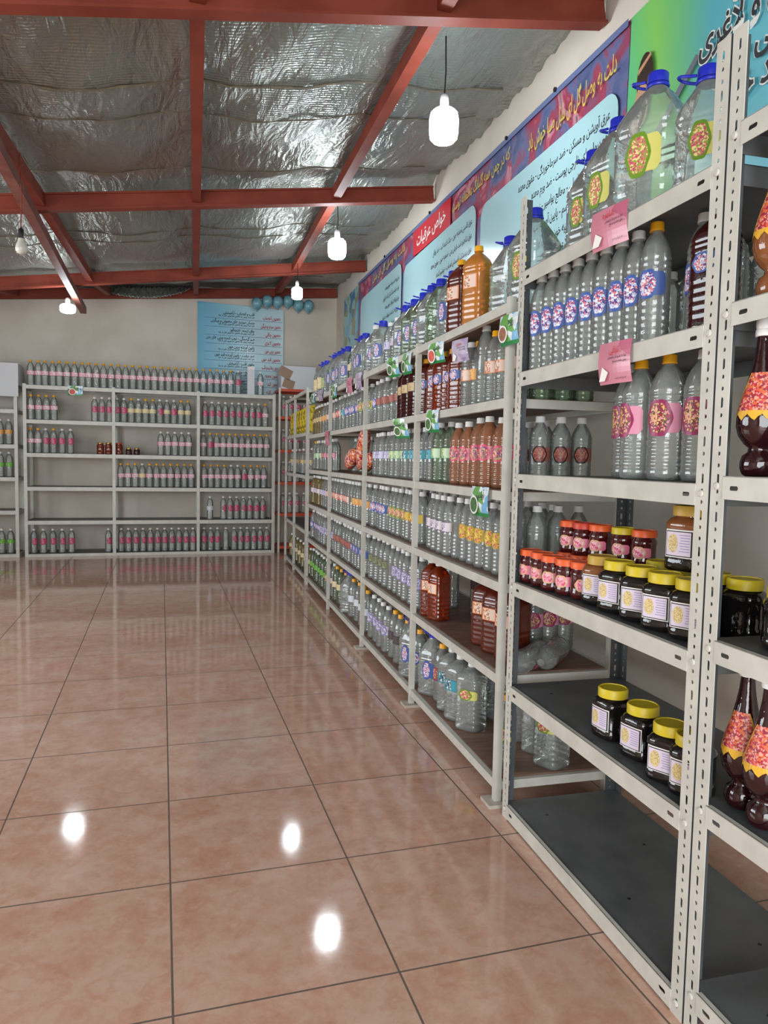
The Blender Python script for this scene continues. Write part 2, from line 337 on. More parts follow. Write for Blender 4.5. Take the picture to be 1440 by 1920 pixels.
w2 = N(nt, 'ShaderNodeTexWave'); w2.wave_type = 'BANDS'; w2.bands_direction = 'Y'; w2.inputs['Scale'].default_value = 14; w2.inputs['Distortion'].default_value = 2.5; w2.inputs['Detail'].default_value = 2; nt.links.new(vec, w2.inputs['Vector'])
v3 = N(nt, 'ShaderNodeTexVoronoi'); v3.inputs['Scale'].default_value = 42; nt.links.new(vec, v3.inputs['Vector'])
b1 = N(nt, 'ShaderNodeBump'); b1.inputs['Strength'].default_value = .75; b1.inputs['Distance'].default_value = .032; nt.links.new(w1.outputs[0], b1.inputs['Height'])
b2 = N(nt, 'ShaderNodeBump'); b2.inputs['Strength'].default_value = .25; b2.inputs['Distance'].default_value = .006; nt.links.new(w2.outputs[0], b2.inputs['Height']); nt.links.new(b1.outputs[0], b2.inputs['Normal'])
b3 = N(nt, 'ShaderNodeBump'); b3.inputs['Strength'].default_value = .3; b3.inputs['Distance'].default_value = .004; nt.links.new(v3.outputs[0], b3.inputs['Height']); nt.links.new(b2.outputs[0], b3.inputs['Normal'])
nt.links.new(b3.outputs[0], p.inputs['Normal'])
p.inputs['Base Color'].default_value = lin((160, 163, 156)); p.inputs['Metallic'].default_value = .55; p.inputs['Roughness'].default_value = .28
M['foil'] = m
M['seam'] = mottled('foil_seam_tape', (120, 108, 84), (92, 86, 74), 20, .6)
g = G(); NXC, NYC = 110, 220
for j in range(NYC+1):
    y = Y0-.1+(8.1-Y0)*j/NYC
    ph = 0
    ys = [-3.6]+[r[0] for r in RAF]+[8.3]
    for k in range(len(ys)-1):
        if ys[k] <= y <= ys[k+1]: ph = (y-ys[k])/(ys[k+1]-ys[k])
    for i in range(NXC+1):
        x = X0-.1+(2.5-X0)*i/NXC
        u = (x-.05-.0426*y) % 1.0
        sag = .075*math.sin(PI*ph)**.8*(.55+.45*math.sin(PI*u)) + .014*math.sin(x*5+y*3)*math.sin(y*4.1-x*2) + .006*math.sin(x*17+y*9)
        near = max(0, 1-abs(x-(1.87+.0426*y))/.18)
        g.v.append((x, y, zroof(x, y)+.185-sag+.03*near*math.sin(y*31)*math.sin(y*13)))
for j in range(NYC):
    for i in range(NXC):
        a = j*(NXC+1)+i; g.f.append((a, a+NXC+1, a+NXC+2, a+1)); g.m.append(0)
ceil = struct(link('ceiling', g.mesh('ceiling', M['foil'], True, 80)))
def fz(x, y):
    i = (x-(X0-.1))/(2.5-X0)*NXC; j = (y-(Y0-.1))/(8.1-Y0)*NYC
    return g.v[int(round(j))*(NXC+1)+int(round(i))][2]
sg = G()
for y in (2.35, 2.72, 3.62, 4.9, 5.15, 7.1):
    pts = [(-3.3+.1*i, y+.015*math.sin(i*.7), fz(-3.3+.1*i, y+.015*math.sin(i*.7))-.004) for i in range(52)]
    sg.tube(pts, .006 if y == 2.35 else .0035, 4)
struct(link('trim_1', sg.mesh('foil_seams', M['seam'])))
for i, (y, xa, za, xb, zb) in enumerate(RAF):
    g = G(); ang = math.atan2(zb-za, xb-xa); L = (xb-xa)/math.cos(ang)
    T = Matrix.Translation((xa, y, za)) @ Matrix.Rotation(-ang, 4, 'Y')
    g.quadbox(0, L, -.035, .035, 0, .012, 0, T); g.quadbox(0, L, -.035, .035, .10, .112, 0, T); g.quadbox(0, L, -.02, .02, .012, .10, 0, T)
    o = struct(link('trim_%d' % (i+2), g.mesh('rafter', M['beam'])))
for k in range(-3, 2):
    g = G(); u = .05+k*1.0
    for i in range(4):
        ya, yb = RAF[i][0], RAF[i+1][0]
        xa, xb = u+.0426*ya, u+.0426*yb; za, zb = zroof(xa, ya)+.03, zroof(xb, yb)+.03
        A = Vector((xa, ya, za)); B = Vector((xb, yb, zb)); d = (B-A); q = d.to_track_quat('Y', 'Z').to_matrix().to_4x4()
        g.quadbox(-.03, .03, 0, d.length, 0, .08, 0, Matrix.Translation(A) @ q)
    struct(link('trim_%d' % (k+10), g.mesh('purlin', M['beam'])))
g = G().quadbox(-.85, -.79, 1.6, 7.05, 2.68, 2.75)
struct(link('trim_12', g.mesh('tie_beam', mottled('worn_red_steel', (112, 58, 48), (136, 82, 70), 8, .55))))
# crumpled foil flap under the last rafter
g = G(); nx = 60
for j in range(9):
    for i in range(nx+1):
        x = -.72+1.05*i/nx; dep = .02+.13*math.sin(PI*i/nx)**.6
        g.v.append((x, 7.86+.02*math.sin(i*1.9+j)-.012*j, zraf(4, x)+.12-dep*j/8+.01*math.sin(i*2.7)))
for j in range(8):
    for i in range(nx): a = j*(nx+1)+i; g.f.append((a, a+1, a+nx+2, a+nx+1)); g.m.append(0)
for k in range(len(g.v)): pass
o = link('insulation_flap', g.mesh('insulation_flap', M['foil'], True, 80)); sm = o.modifiers.new('s', 'SOLIDIFY'); sm.thickness = .006
tag(o, 'crumpled silver foil insulation hanging below the rafter at the back wall', 'insulation')

# ------------------------------------------------------------ hanging bulbs
M['bulb'] = newmat('glowing_bulb')[0]; bp_ = M['bulb'].node_tree.nodes['Principled BSDF']
bp_.inputs['Emission Color'].default_value = (.86, .95, 1.0, 1); bp_.inputs['Emission Strength'].default_value = BULB_E; bp_.inputs['Base Color'].default_value = (1, 1, 1, 1)
M['bulb_off'] = plain('unlit_bulb_glass', (206, 204, 192), .3)
def bulb(x, y, z, r, h, label, lit=True, wire=None, sock=True):
    t = thing('hanging_bulb', label, 'light bulb', (x, y, z), 0, 'bare bulbs hanging on wires from the roof')
    prof = [(.35*r, -.5*h), (.72*r, -.47*h), (.93*r, -.38*h), (r, -.2*h), (r, .16*h), (.93*r, .30*h), (.74*r, .38*h), (.5*r, .42*h)] if lit else \
           [(.2*r, -.5*h), (.7*r, -.45*h), (.97*r, -.28*h), (r, -.12*h), (.86*r, .1*h), (.6*r, .3*h), (.5*r, .5*h)]
    link('globe', G().lathe(prof, 24).mesh('bulb_globe', M['bulb'] if lit else M['bulb_off'], True), t)
    link('lamp_socket', G().lathe([(.34*r, -.08*h if lit else 0), (.33*r, 0), (.30*r, .001), (.30*r, .02), (.28*r, .045), (.12*r, .055)] if lit else [(.42*r, 0), (.46*r, .02), (.44*r, .05), (.15*r, .06)], 16).mesh('lamp_socket', M['carton'] if lit else M['black'], True), t, (0, 0, .5*h))
    top = (zroof(x, y)+.1)-z
    link('wire', G().tube([(0, 0, .5*h+.06), (.004, 0, (.5*h+top)/2), (0, 0, top)], .0035, 6).mesh('wire', M['black'] if lit else M['beam']), t)
bulb(1.248, 1.80, 2.745, .068, .165, 'large glowing bulb hanging nearest the camera, top centre of the picture')
bulb(1.319, 4.289, 2.85, .072, .17, 'glowing bulb beside the flowered banner, second from the camera')
bulb(1.282, 5.88, 2.83, .055, .13, 'small glowing bulb near the back right corner')
bulb(-.877, 6.17, 2.565, .07, .09, 'glowing bulb low at left in front of the plain back wall')
bulb(-.78, 3.15, 2.345, .032, .085, 'small unlit bulb in a black socket at far left', False)

# ------------------------------------------------------------ slotted-angle shelving (near units)
def plate(L, w, holes):
    """flat strip in the y-z plane, width w along +y, with rounded through-holes (zc, yc, half_h, half_w)"""
    g = G(); holes = sorted(holes); z = 0
    def rect(a, b):
        k = len(g.v); g.v.extend([(0, 0, a), (0, w, a), (0, w, b), (0, 0, b)]); g.f.append((k, k+1, k+2, k+3)); g.m.append(0)
    for zc, yc, hh, hw in holes:
        a, b = zc-hh-.004, zc+hh+.004
        if a > z: rect(z, a)
        n = 12; k = len(g.v); ring = []
        for i in range(n):
            an = 2*PI*(i+.5)/n; c, s_ = math.cos(an), math.sin(an)
            ring.append((yc+hw*c, zc+(hh-hw)*(1 if s_ > 0 else -1)+hw*s_))
        outer = []
        for i in range(n):
            an = 2*PI*(i+.5)/n; c, s_ = math.cos(an), math.sin(an); q = max(abs(c), abs(s_)); c /= q; s_ /= q
            outer.append((yc+c*((w-yc) if c > 0 else yc), zc+s_*(b-zc)))
        for q in ring: g.v.append((0, q[0], q[1]))
        for q in outer: g.v.append((0, q[0], q[1]))
        for i in range(n):
            j = (i+1) % n; g.f.append((k+i, k+n+i, k+n+j, k+j)); g.m.append(0)
        z = b
    if z < L: rect(z, L)
    return g
def holes_for(L):
    H = []; z = .03
    while z < L-.03:
        H.append((z, .019, .0105, .0042)); H.append((z+.027, .019, .0042, .0042)); H.append((z+.050, .019, .0042, .0042)); z += .0745
    return [h for h in H if h[0] < L-.02]
PL = plate(2.0, .038, holes_for(2.0))
def angle_post(mat_out, corner):
    """L-section: front flange along y, side flange along x; corner: sign of y direction, sign of x"""
    sy, sx_ = corner; g = G()
    for (x, y, z) in PL.v: g.v.append((x, y*sy, z))
    for f in PL.f: g.f.append(f if sy > 0 else f[::-1]); g.m.append(0)
    b = len(g.v)
    for (x, y, z) in PL.v: g.v.append((y*sx_, 0, z))
    for f in PL.f: g.f.append(tuple(b+i for i in f)); g.m.append(1)
    return g.mesh('angle_post', mat_out)
POSTM = {}
CACHE = {}
def cached(key, fn):
    if key not in CACHE: CACHE[key] = fn()
    return CACHE[key]
def apost(parent, x, y, sy, sx_, front):
    key = (sy, sx_, front)
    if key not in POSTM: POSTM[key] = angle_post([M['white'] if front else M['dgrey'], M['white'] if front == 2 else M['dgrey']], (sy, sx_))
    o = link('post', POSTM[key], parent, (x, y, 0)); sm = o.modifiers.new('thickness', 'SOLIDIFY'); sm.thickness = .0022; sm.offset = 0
    if not front: o['label'] = 'dark grey rear post'
    return o
def slot_lip(y0, y1, z, xf):
    """white front lip with one oblong slot near each end"""
    L = y1-y0; pl = plate(L, .045, [(.03, .022, .012, .0045), (L-.03, .022, .012, .0045)])
    g = G()
    for (x, y, zz) in pl.v: g.v.append((xf, y0+zz, z-.045+y)) 
    for f in pl.f: g.f.append(f); g.m.append(0)
    g.quadbox(xf, xf+.012, y0, y1, z-.002, z, 0)
    return g
def steel_unit(label, s0, s1, levels, depth=.42):
    t = thing('steel_shelving_unit', label, 'shelving unit', O_, ROWRZ, 'slotted steel shelving units')
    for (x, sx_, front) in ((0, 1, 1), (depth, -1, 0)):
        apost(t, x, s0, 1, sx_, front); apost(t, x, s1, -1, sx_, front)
    for z in levels:
        pan = G().quadbox(.004, depth-.003, s0+.003, s1-.003, z-.006, z-.0035)
        for q in range(4): 
            yy = s0+.12+(s1-s0-.24)*q/3; pan.lathe([(.005, z-.0036), (.005, z-.0030)], 8, mi=1, cx=.1 if q % 2 else .3, cy=yy)
        pan.quadbox(depth-.004, depth-.002, s0+.003, s1-.003, z-.045, z-.004); 
        pan.quadbox(.01, depth-.01, s0+.003, s0+.005, z-.045, z-.004); pan.quadbox(.01, depth-.01, s1-.005, s1-.003, z-.045, z-.004)
        o = link('shelf', pan.mesh('shelf', [M['grey'], M['black']]), t)
        lp = link('shelf_lip', slot_lip(s0+.036, s1-.036, z, -.003).mesh('shelf_lip', M['white']), o)
        sm = lp.modifiers.new('thickness', 'SOLIDIFY'); sm.thickness = .0016; lp['label'] = 'off-white front lip'
    bm_ = cached('bolt', lambda: G().lathe([(.0075, 0), (.0075, .002), (.005, .004)], 10).mesh('bolt', M['white'], True, 40))
    for z in levels:
        for s in (s0+.019, s1-.019):
            o = link('bolt', bm_, t, (-.0015, s, z-.02)); o.rotation_euler = (0, -PI/2, 0)
    return t
U1L = [.05, .447, .79, 1.137, 1.457, 1.768]
U0L = [.10, .495, .830, 1.154, 1.485, 1.82]
steel_unit('off-white slotted steel shelving unit with grey shelves holding honey and jam jars', -.305, .625, U1L)
steel_unit('off-white slotted steel shelving unit cut off by the right picture edge', -1.25, -.312, U0L)

# ------------------------------------------------------------ welded racks
def rack(label, posts, levels, loc, rz, depth=.42, tube_=.024, board='wood', rail='white', ptop=None, h=.034, group=None, feet=()):
    """local x along, local y into the depth; posts: x list"""
    t = thing('display_rack', label, 'rack', loc, rz, group)
    top = ptop or levels[-1]+.01
    for x in posts:
        for y in (0, depth):
            link('post', G().quadbox(x-tube_/2, x+tube_/2, y, y+tube_, 0, top).mesh('rack_post', M['white']), t)
        if x in feet: link('foot_plate', G().quadbox(x-.04, x+.04, -.03, .05, 0, .012).mesh('foot_plate', M['concrete']), t)
    for z in levels:
        g = G()
        for a, b in zip(posts[:-1], posts[1:]):
            g.quadbox(a+tube_/2, b-tube_/2, .002, .022, z-h, z-.002); g.quadbox(a+tube_/2, b-tube_/2, depth+.002, depth+.022, z-h, z-.002)
        for x in posts: g.quadbox(x-.01, x+.01, tube_, depth, z-h, z-.004)
        r = link('shelf_frame', g.mesh('shelf_frame', M[rail]), t)
        bd = link('shelf_board', G().quadbox(posts[0]+.013, posts[-1]-.013, .024, depth-.002, z-.012, z).mesh('shelf_board', M[board]), r)
        bd['label'] = 'thin shelf board inside the frame'
    return t
# the row racks: local x = along the row away from camera mirrored to (+s), local y = outwards -> use rotation 90deg-TH with x reversed
def rowrack(label, posts, levels, **kw):
    # local +x -> -s direction, local +y -> +t direction (right-handed): posts given as s
    return rack(label, [-s for s in sorted(posts, reverse=True)], levels, O_, -PI/2-TH, feet=kw.pop('feet', ()), **kw)
BL = [.085, .452, .768, 1.078, 1.388, 1.70]
rowrack('long off-white welded rack with four bays of bottles along the right wall', [.705, 1.734, 2.816, 4.018, 5.157], BL, ptop=1.715, feet=(-.705, -1.734, -2.816), group='welded bottle racks')
BL2 = [.07, .50, 1.02, 1.42, 1.82]
rowrack('narrow off-white rack continuing the right row near the far corner', [5.215, 6.085, 6.83], BL2, group='welded bottle racks', board='dgrey')
KL = [.035, .415, .80, 1.18, 1.555, 1.94]
rack('wide off-white three-bay rack of pink-labelled bottles along the back wall', [-1.484, -.55, .398, 1.298], KL, (0, 7.5, 0), 0, depth=.40, tube_=.035, h=.045, board='dgrey', group='welded bottle racks')
LL = [.04, .53, .905, 1.27, 1.66, 1.93]
rack('off-white rack cut off by the left picture edge beside the back rack', [-2.5, -1.575], LL, (0, 7.5, 0), 0, depth=.40, tube_=.035, h=.045, board='dgrey', group='welded bottle racks')
CL = [.08, .49, .88, 1.28, 1.69, 2.03]
rack('corner rack with orange steel shelves behind the back right corner gap', [1.37, 1.86], CL, (0, 7.52, 0), 0, depth=.38, board='orange_steel', rail='orange_steel', group=None)

# ------------------------------------------------------------ bottles and jars
def ribs(z0, z1, n, r, d=.0018):
    out = []
    for i in range(n):
        a = z0+(z1-z0)*i/n; st = (z1-z0)/n
        out += [(r, a+st*.15), (r-d, a+st*.45), (r-d, a+st*.6), (r, a+st*.9)]
    return out
def prof_round(h=.28, r=.039):
    k = h/.28
    return [(r*.72, 0), (r*.93, .004), (r, .014)] + ribs(.02*k, .10*k, 5, r) + [(r-.001, .105*k), (r-.001, .17*k)] + ribs(.172*k, .20*k, 2, r) + \
        [(r*.97, .205*k), (r*.86, .222*k), (r*.66, .240*k), (r*.42, .254*k), (.0125, .260*k), (.0125, .268*k)]
def prof_jug(h, r, p=4.5):
    return [(r*.85, 0, p), (r*.97, .005, p), (r, .014, p)] + [(a, b, p) for a, b in ribs(.02, h*.27, 3, r, .003)] + [(r-.002, h*.29, p), (r-.002, h*.50, p)] + [(a, b, p) for a, b in ribs(h*.51, h*.60, 2, r, .003)] + \
        [(r*.95, h*.64, p), (r*.76, h*.73, 3.4), (r*.52, h*.82, 2.6), (.021, h*.885, 2), (.021, h*.92, 2)]
def prof_square(h, r, p=5):
    return [(r*.85, 0, p), (r*.97, .004, p), (r, .012, p)] + [(a, b, p) for a, b in ribs(.02, h*.42, 5, r, .0015)] + [(r-.001, h*.45, p), (r-.001, h*.64, p)] + [(a, b, p) for a, b in ribs(h*.65, h*.74, 2, r, .0015)] + \
        [(r*.97, h*.77, 4), (r*.84, h*.83, 3), (r*.55, h*.885, 2.4), (.0135, h*.92, 2), (.0135, h*.945, 2)]
def patch(kind, rad, pw, zc, wa, wz, off=.0009, a0=-PI/2):
    """label wrapped on a body of half-width rad: kind 'oval' (scalloped medallion) or 'rect'"""
    g = G()
    def pt(a, z, o):
        c, d = math.cos(a), math.sin(a); r = (rad)*(abs(c)**pw+abs(d)**pw)**(-1/pw)+o; return (r*c, r*d, z)
    if kind == 'oval':
        n = 24; rings = [(0, 0), (.4, 1), (.8, 1), (.88, 0), (1.0, 0)]
        g.v.append(pt(a0, zc, off)); prev = None
        for q, (f, mi) in enumerate(rings[1:]):
            for k in range(n):
                an = 2*PI*k/n; s = 1+.05*math.cos(an*6)
                g.v.append(pt(a0+f*wa*s*math.cos(an), zc+f*wz*s*math.sin(an), off+.0003))
            b = 1+q*n
            for k in range(n):
                k2 = (k+1) % n
                if q == 0: g.f.append((0, b+k, b+k2)); g.m.append(1)
                else: g.f.append((b-n+k, b+k, b+k2, b-n+k2)); g.m.append(rings[q+1][1])
        # side panels of small print left and right of the medallion
        for sgn in (1,):
            b = len(g.v); m_ = 7
            for i in range(m_+1):
                a = a0+wa*(.6+1.1*i/m_)*sgn; hz = wz*(.78 if i < m_-1 else (.7 if i < m_ else .5))
                g.v += [pt(a, zc-hz, off-.0003), pt(a, zc+hz, off-.0003)]
            for i in range(m_): g.f.append((b+2*i, b+2*i+2, b+2*i+3, b+2*i+1)); g.m.append(2)
    else:
        m_ = 14; rows = [(-1, 0), (-.9, 2), (.9, 0), (1, 0)]
        b = 0
        for zf, _ in rows:
            for i in range(m_+1): g.v.append(pt(a0-wa+2*wa*i/m_, zc+zf*wz, off))
        for r_ in range(3):
            for i in range(m_):
                a = r_*(m_+1)+i; g.f.append((a, a+1, a+m_+2, a+m_+1))
                g.m.append(0 if r_ != 1 or i in (0, m_-1) else (1 if i < m_*.45 else 2))
    return g
def handle_mesh():
    g = G(); g.lathe([(.0265, -.006), (.028, -.004), (.028, 0), (.0265, .002)], 20)
    pts = []
    for i in range(17):
        a = PI*i/16; pts.append((-.022-.045*math.sin(a)**.7, .020*math.cos(a), .010+.014*math.sin(a)))
    g.tube(pts, .0035, 6); return g.mesh('carry_handle', M['capb'], True)
KINDS = {'rose': (.28, .0388, 2, .0125), 'slim': (.298, .033, 2, .0125), # kind: (height to cap, half width, power, neck radius, default label zone centre, half height)
 'small': (.252, .037, 2, .0125), 'tall': (.298, .037, 2, .0125), 'mag': (.292, .044, 2, .0125), 'fat': (.262, .041, 2, .0125), 'jug': (.345, .076, 4.5, .021), 'jugx': (.385, .084, 4.5, .021), 'jugs': (.305, .062, 4.5, .021), 'square': (.265, .043, 5, .0135), 'squaret': (.315, .050, 5, .0135), 'big': (.275, .055, 4.5, .0135)}
def body_mesh(kind, mat):
    h, r, pw, nr = KINDS[kind]
    def mk():
        if kind in ('small', 'tall', 'fat', 'rose', 'slim', 'mag'): pr, seg = prof_round(h, r), 20
        elif kind.startswith('jug'): pr, seg = prof_jug(h, r), 28
        else: pr, seg = prof_square(h, r, pw), 28
        return G().lathe(pr, seg, 2).mesh(kind + '_bottle', M[mat], True, 70)
    return cached(('body', kind, mat), mk)
def cap_mesh(kind, mat):
    h, r, pw, nr = KINDS[kind]
    ch = .026 if kind.startswith('jug') else .021
    def mk():
        R = nr+.004; g = G(); n = 24
        g.lathe([(R*1.05, 0), (R*1.05, .004), (R, .005), (R, ch-.003), (R*.9, ch)], n); return g.mesh('cap', M[mat], True, 40)
    return cached(('cap', kind, mat), mk)
def label_mesh(kind, lk, shape_):
    h, r, pw, nr = KINDS[kind]
    def mk():
        if kind.startswith('jug'): zc, wz = h*.40, h*.145
        elif kind in ('square', 'squaret', 'big'): zc, wz = h*.55, h*.085
        else: zc, wz = h*.495, h*((.15 if kind == 'mag' else .14 if kind == 'rose' else .135 if kind == 'slim' else .12) if shape_ == 'oval' else .085)
        if shape_ == 'oval': wa = .72 if pw == 2 else (.36 if kind.startswith('jug') else .5)
        elif shape_ == 'wide': wa = 1.5
        else: wa = .95 if pw == 2 else .62
        return patch('oval' if shape_ == 'oval' else 'rect', r, pw, zc, wa, wz).mesh('label', LAB[lk])
    return cached(('lab', kind, lk, shape_), mk)
CAPN = {'capw': 'white', 'capy': 'yellow', 'capb': 'blue'}
ORD = ['', 'first', 'second', 'third', 'fourth', 'fifth', 'sixth', 'seventh', 'eighth', 'ninth', 'tenth', 'eleventh', 'twelfth', 'thirteenth', 'fourteenth', 'fifteenth', 'sixteenth', 'seventeenth', 'eighteenth', 'nineteenth', 'twentieth']
ORD += ['twenty-'+o for o in ORD[1:10]] + ['thirtieth'] + ['thirty-'+o for o in ORD[1:10]]
PROTO = {}
def bottle(kind, mat, cap, lk, sh, loc, rz, label, group, hd=False, lay=None):
    key = (kind, mat, cap, lk, sh, hd)
    if key not in PROTO:
        parts = [('bottle_body', body_mesh(kind, mat), (0, 0, 0))]
        hc = KINDS[kind][0]*(.93 if KINDS[kind][2] == 2 else (.905 if kind.startswith('jug') else .935))
        if cap: parts.append(('cap', cap_mesh(kind, cap), (0, 0, hc)))
        if lk: parts.append(('label', label_mesh(kind, lk, sh), (0, 0, 0)))
        if hd: parts.append(('carry_handle', cached('handle', handle_mesh), (0, 0, hc-.004)))
        PROTO[key] = parts
    t = thing('juice_bottle' if mat in ('orange_liq', 'amber', 'brown', 'wine', 'peach_liq') else ('water_jug' if kind.startswith('jug') else 'rosewater_bottle' if kind == 'rose' else 'distillate_bottle'), label, 'jug' if kind.startswith('jug') else 'bottle', loc, rz, group)
    if lay: t.rotation_euler = lay
    for n_, me, l in PROTO[key]: link(n_, me, t, l)
    return t
LOOK = {}
def look(mat, cap, lk, kind):
    mn = {'clear': 'clear', 'green': 'pale green', 'gold_liq': 'pale yellow', 'peach_liq': 'peach', 'orange_liq': 'orange', 'amber': 'amber', 'brown': 'red-brown', 'wine': 'dark red'}[mat]
    ln_ = {'pinkband': 'pink-white', 'creamband': 'cream', 'yellowgreen': 'green-yellow', 'brightgreen': 'bright-green', 'darkgreen': 'olive', 'brownred': 'brown', 'redcream': 'red-cream', 'plainwhite': 'white'}.get(lk, lk)
    return f"{mn} {CAPN[cap] + '-capped ' if cap else ''}{'jug' if kind.startswith('jug') else 'bottle'}" + (f", {ln_} label" if lk else '')
class Shelf:
    """keeps the running order of the bottles of one shelf, left to right in the photo"""
    def __init__(s, name, group): s.name, s.group, s.n = name, group, {}
    def nextlabel(s, lk, row):
        s.n[row] = s.n.get(row, 0)+1
        return f"{lk}, {ORD[s.n[row]]} from left{', back row' if row else ''}, {s.name}"
BAY = ['nearest white bay', 'second white bay', 'third white bay', 'fourth white bay']
SH = ['bottom shelf', 'second-lowest shelf', 'third-lowest shelf', 'fourth-lowest shelf', 'upper shelf', 'rack top']
BAYS = [(.735, 1.705), (1.765, 2.785), (2.85, 3.985), (4.05, 5.125)]
def bayrow(bay, lev, runs, t=.075, row=0, s_start=None, s_end=None, z=None, fill=1.0):
    """runs, listed left to right in the photo (far to near): (count, kind, mat, cap, label, shape)"""
    s0, s1 = BAYS[bay]; s0 = s_start if s_start is not None else s0+.045; s1 = s_end if s_end is not None else s1-.045
    n = sum(r[0] for r in runs)
    S = SHELVES.setdefault((bay, lev), Shelf(SH[lev]+', '+BAY[bay], 'bottles on the '+SH[lev]+' of the '+BAY[bay])); i = 0
    for r in runs:
        for k in range(r[0]):
            s = s1-(s1-s0)*(i/(max(1, n-1))) ; i += 1
            if r[1] is None: continue
            bottle(r[1], r[2], r[3], r[4], r[5], P(s, t+random.uniform(-.008, .008), BL[lev]), -PI/2-TH+.5+random.uniform(-.25, .25), S.nextlabel(look(r[2], r[3], r[4], r[1]), row), S.group, hd=r[1].startswith('jug') and r[3] == 'capb')
SHELVES = {}
c = 'clear'
# nearest white bay
bayrow(0, 5, [(1, 'jugs', 'green', 'capb', None, 'oval'), (1, 'jugs', c, 'capb', 'blue', 'oval')], t=.1, s_start=1.53, s_end=1.68)
bayrow(0, 5, [(1, 'squaret', 'brown', 'capy', 'peach', 'rect'), (1, 'squaret', 'orange_liq', 'capy', 'peach', 'rect')], t=.09, s_start=1.19, s_end=1.40)
bayrow(0, 5, [(1, 'jugs', c, 'capb', None, 'oval'), (1, 'jug', c, 'capb', 'yellowgreen', 'oval')], t=.14, s_start=.80, s_end=1.0)
bayrow(0, 4, [(4, 'square', 'amber', 'capy', 'blue', 'oval')], t=.085, s_start=1.37, s_end=1.66)
bayrow(0, 4, [(1, 'fat', c, 'capw', 'peach', 'rect'), (1, 'small', c, 'capy', 'orange', 'rect'), (1, 'tall', c, 'capw', None, 'oval'), (1, 'fat', c, 'capy', 'peach', 'rect'), (2, 'small', c, 'capy', 'peach', 'rect')], t=.08, s_start=.79, s_end=1.25)
bayrow(0, 3, [(1, 'small', c, 'capw', 'teal', 'rect'), (2, 'fat', 'green', 'capw', 'green', 'rect'), (2, 'small', 'peach_liq', 'capw', 'pink', 'oval'), (2, 'fat', 'peach_liq', 'capw', 'pink', 'oval'), (1, 'small', 'peach_liq', 'capw', 'pink', 'oval'), (1, 'fat', c, 'capw', 'pink', 'oval')])
bayrow(0, 2, [(4, 'small', c, 'capw', 'purple', 'wide'), (1, 'small', c, 'capw', None, ''), (5, 'small', c, 'capw', 'yellow', 'oval'), (1, 'small', c, 'capw', 'dark', 'rect')])
bayrow(0, 1, [(2, 'square', 'amber', 'capw', 'peach', 'rect')], s_start=1.56, s_end=1.66)
bayrow(0, 1, [(3, 'big', 'brown', 'capw', 'peach', 'rect')], s_start=.86, s_end=1.10, t=.13)
bayrow(0, 0, [(1, 'jugs', c, 'capb', 'blue', 'oval'), (1, 'fat', c, 'capy', 'magenta', 'oval'), (2, 'big', c, 'capw', 'teal', 'rect'), (1, 'big', c, 'capw', 'yellowgreen', 'oval')], s_start=1.18, s_end=1.64, t=.1)
bayrow(0, 0, [(1, 'fat', c, 'capy', 'yellowgreen', 'oval')], s_start=.80, s_end=.80)
bayrow(0, 3, [(7, 'small', c, 'capw', 'brownred', 'oval')], t=.30, row=1, s_start=.87)
bayrow(0, 4, [(7, 'small', 'green', 'capw', None, '')], t=.32, row=1, s_start=.87)
bayrow(0, 2, [(9, 'small', c, 'capw', None, '')], t=.28, row=1, s_start=.87)
for lev, mt, lk in ((2, 'clear', None), (3, 'clear', 'brownred'), (4, 'green', None)):
    for k in range(3):
        bottle('small', mt, 'capw', lk, 'oval', P(.775, .165+.08*k, BL[lev]), -PI/2-TH+1.1, f"{look(mt, 'capw', lk, 'small')}, {ORD[k+1]} from aisle at near end, {SH[lev]}, nearest white bay", 'end column of bottles, '+SH[lev]+' of the nearest white bay')
bayrow(0, 1, [(4, 'big', c, 'capw', 'dark', 'rect')], t=.32, row=1, s_start=1.15, s_end=1.6)
bayrow(0, 0, [(4, 'big', c, 'capw', None, ''), (1, 'big', c, 'capw', 'green', 'oval'), (2, 'big', c, 'capw', None, ''), (1, 'big', c, 'capw', 'yellowgreen', 'oval')], t=.26, row=1)
# second white bay
bayrow(1, 5, [(1, 'jugs', c, 'capb', 'blue', 'oval'), (2, 'fat', c, 'capw', 'lilac', 'rect'), (1, 'jugs', c, 'capb', 'blue', 'oval'), (2, 'jugs', 'green', 'capb', 'blue', 'oval'), (1, 'jugs', c, 'capb', None, '')], t=.1)
bayrow(1, 4, [(1, 'small', c, 'capw', 'blue', 'oval'), (4, 'small', c, 'capw', 'brownred', 'rect'), (3, 'square', 'wine', 'capw', 'cream', 'rect'), (1, 'square', 'brown', 'capy', 'blue', 'oval')])
bayrow(1, 3, [(5, 'small', c, 'capw', 'lilac', 'wide'), (3, 'small', c, 'capw', 'green', 'rect'), (4, 'small', c, 'capw', 'teal', 'rect')])
bayrow(1, 2, [(4, 'small', c, 'capw', 'blue', 'oval'), (4, 'small', c, 'capw', 'yellowgreen', 'oval'), (3, 'small', c, 'capw', 'yellow', 'rect')])
bayrow(1, 1, [(4, 'fat', c, 'capw', 'darkgreen', 'rect'), (1, 'small', c, 'capw', None, ''), (5, 'small', c, 'capw', 'lilac', 'oval')])
bayrow(1, 0, [(4, 'fat', c, 'capw', 'lilac', 'oval'), (3, 'fat', c, 'capy', 'dark', 'rect'), (1, 'jugs', c, 'capb', 'blue', 'oval'), (1, 'fat', c, 'capy', 'blue', 'oval')])
for lev in (1, 2, 3): bayrow(1, lev, [(9, 'small', c, 'capw', None, '')], t=.24, row=1)
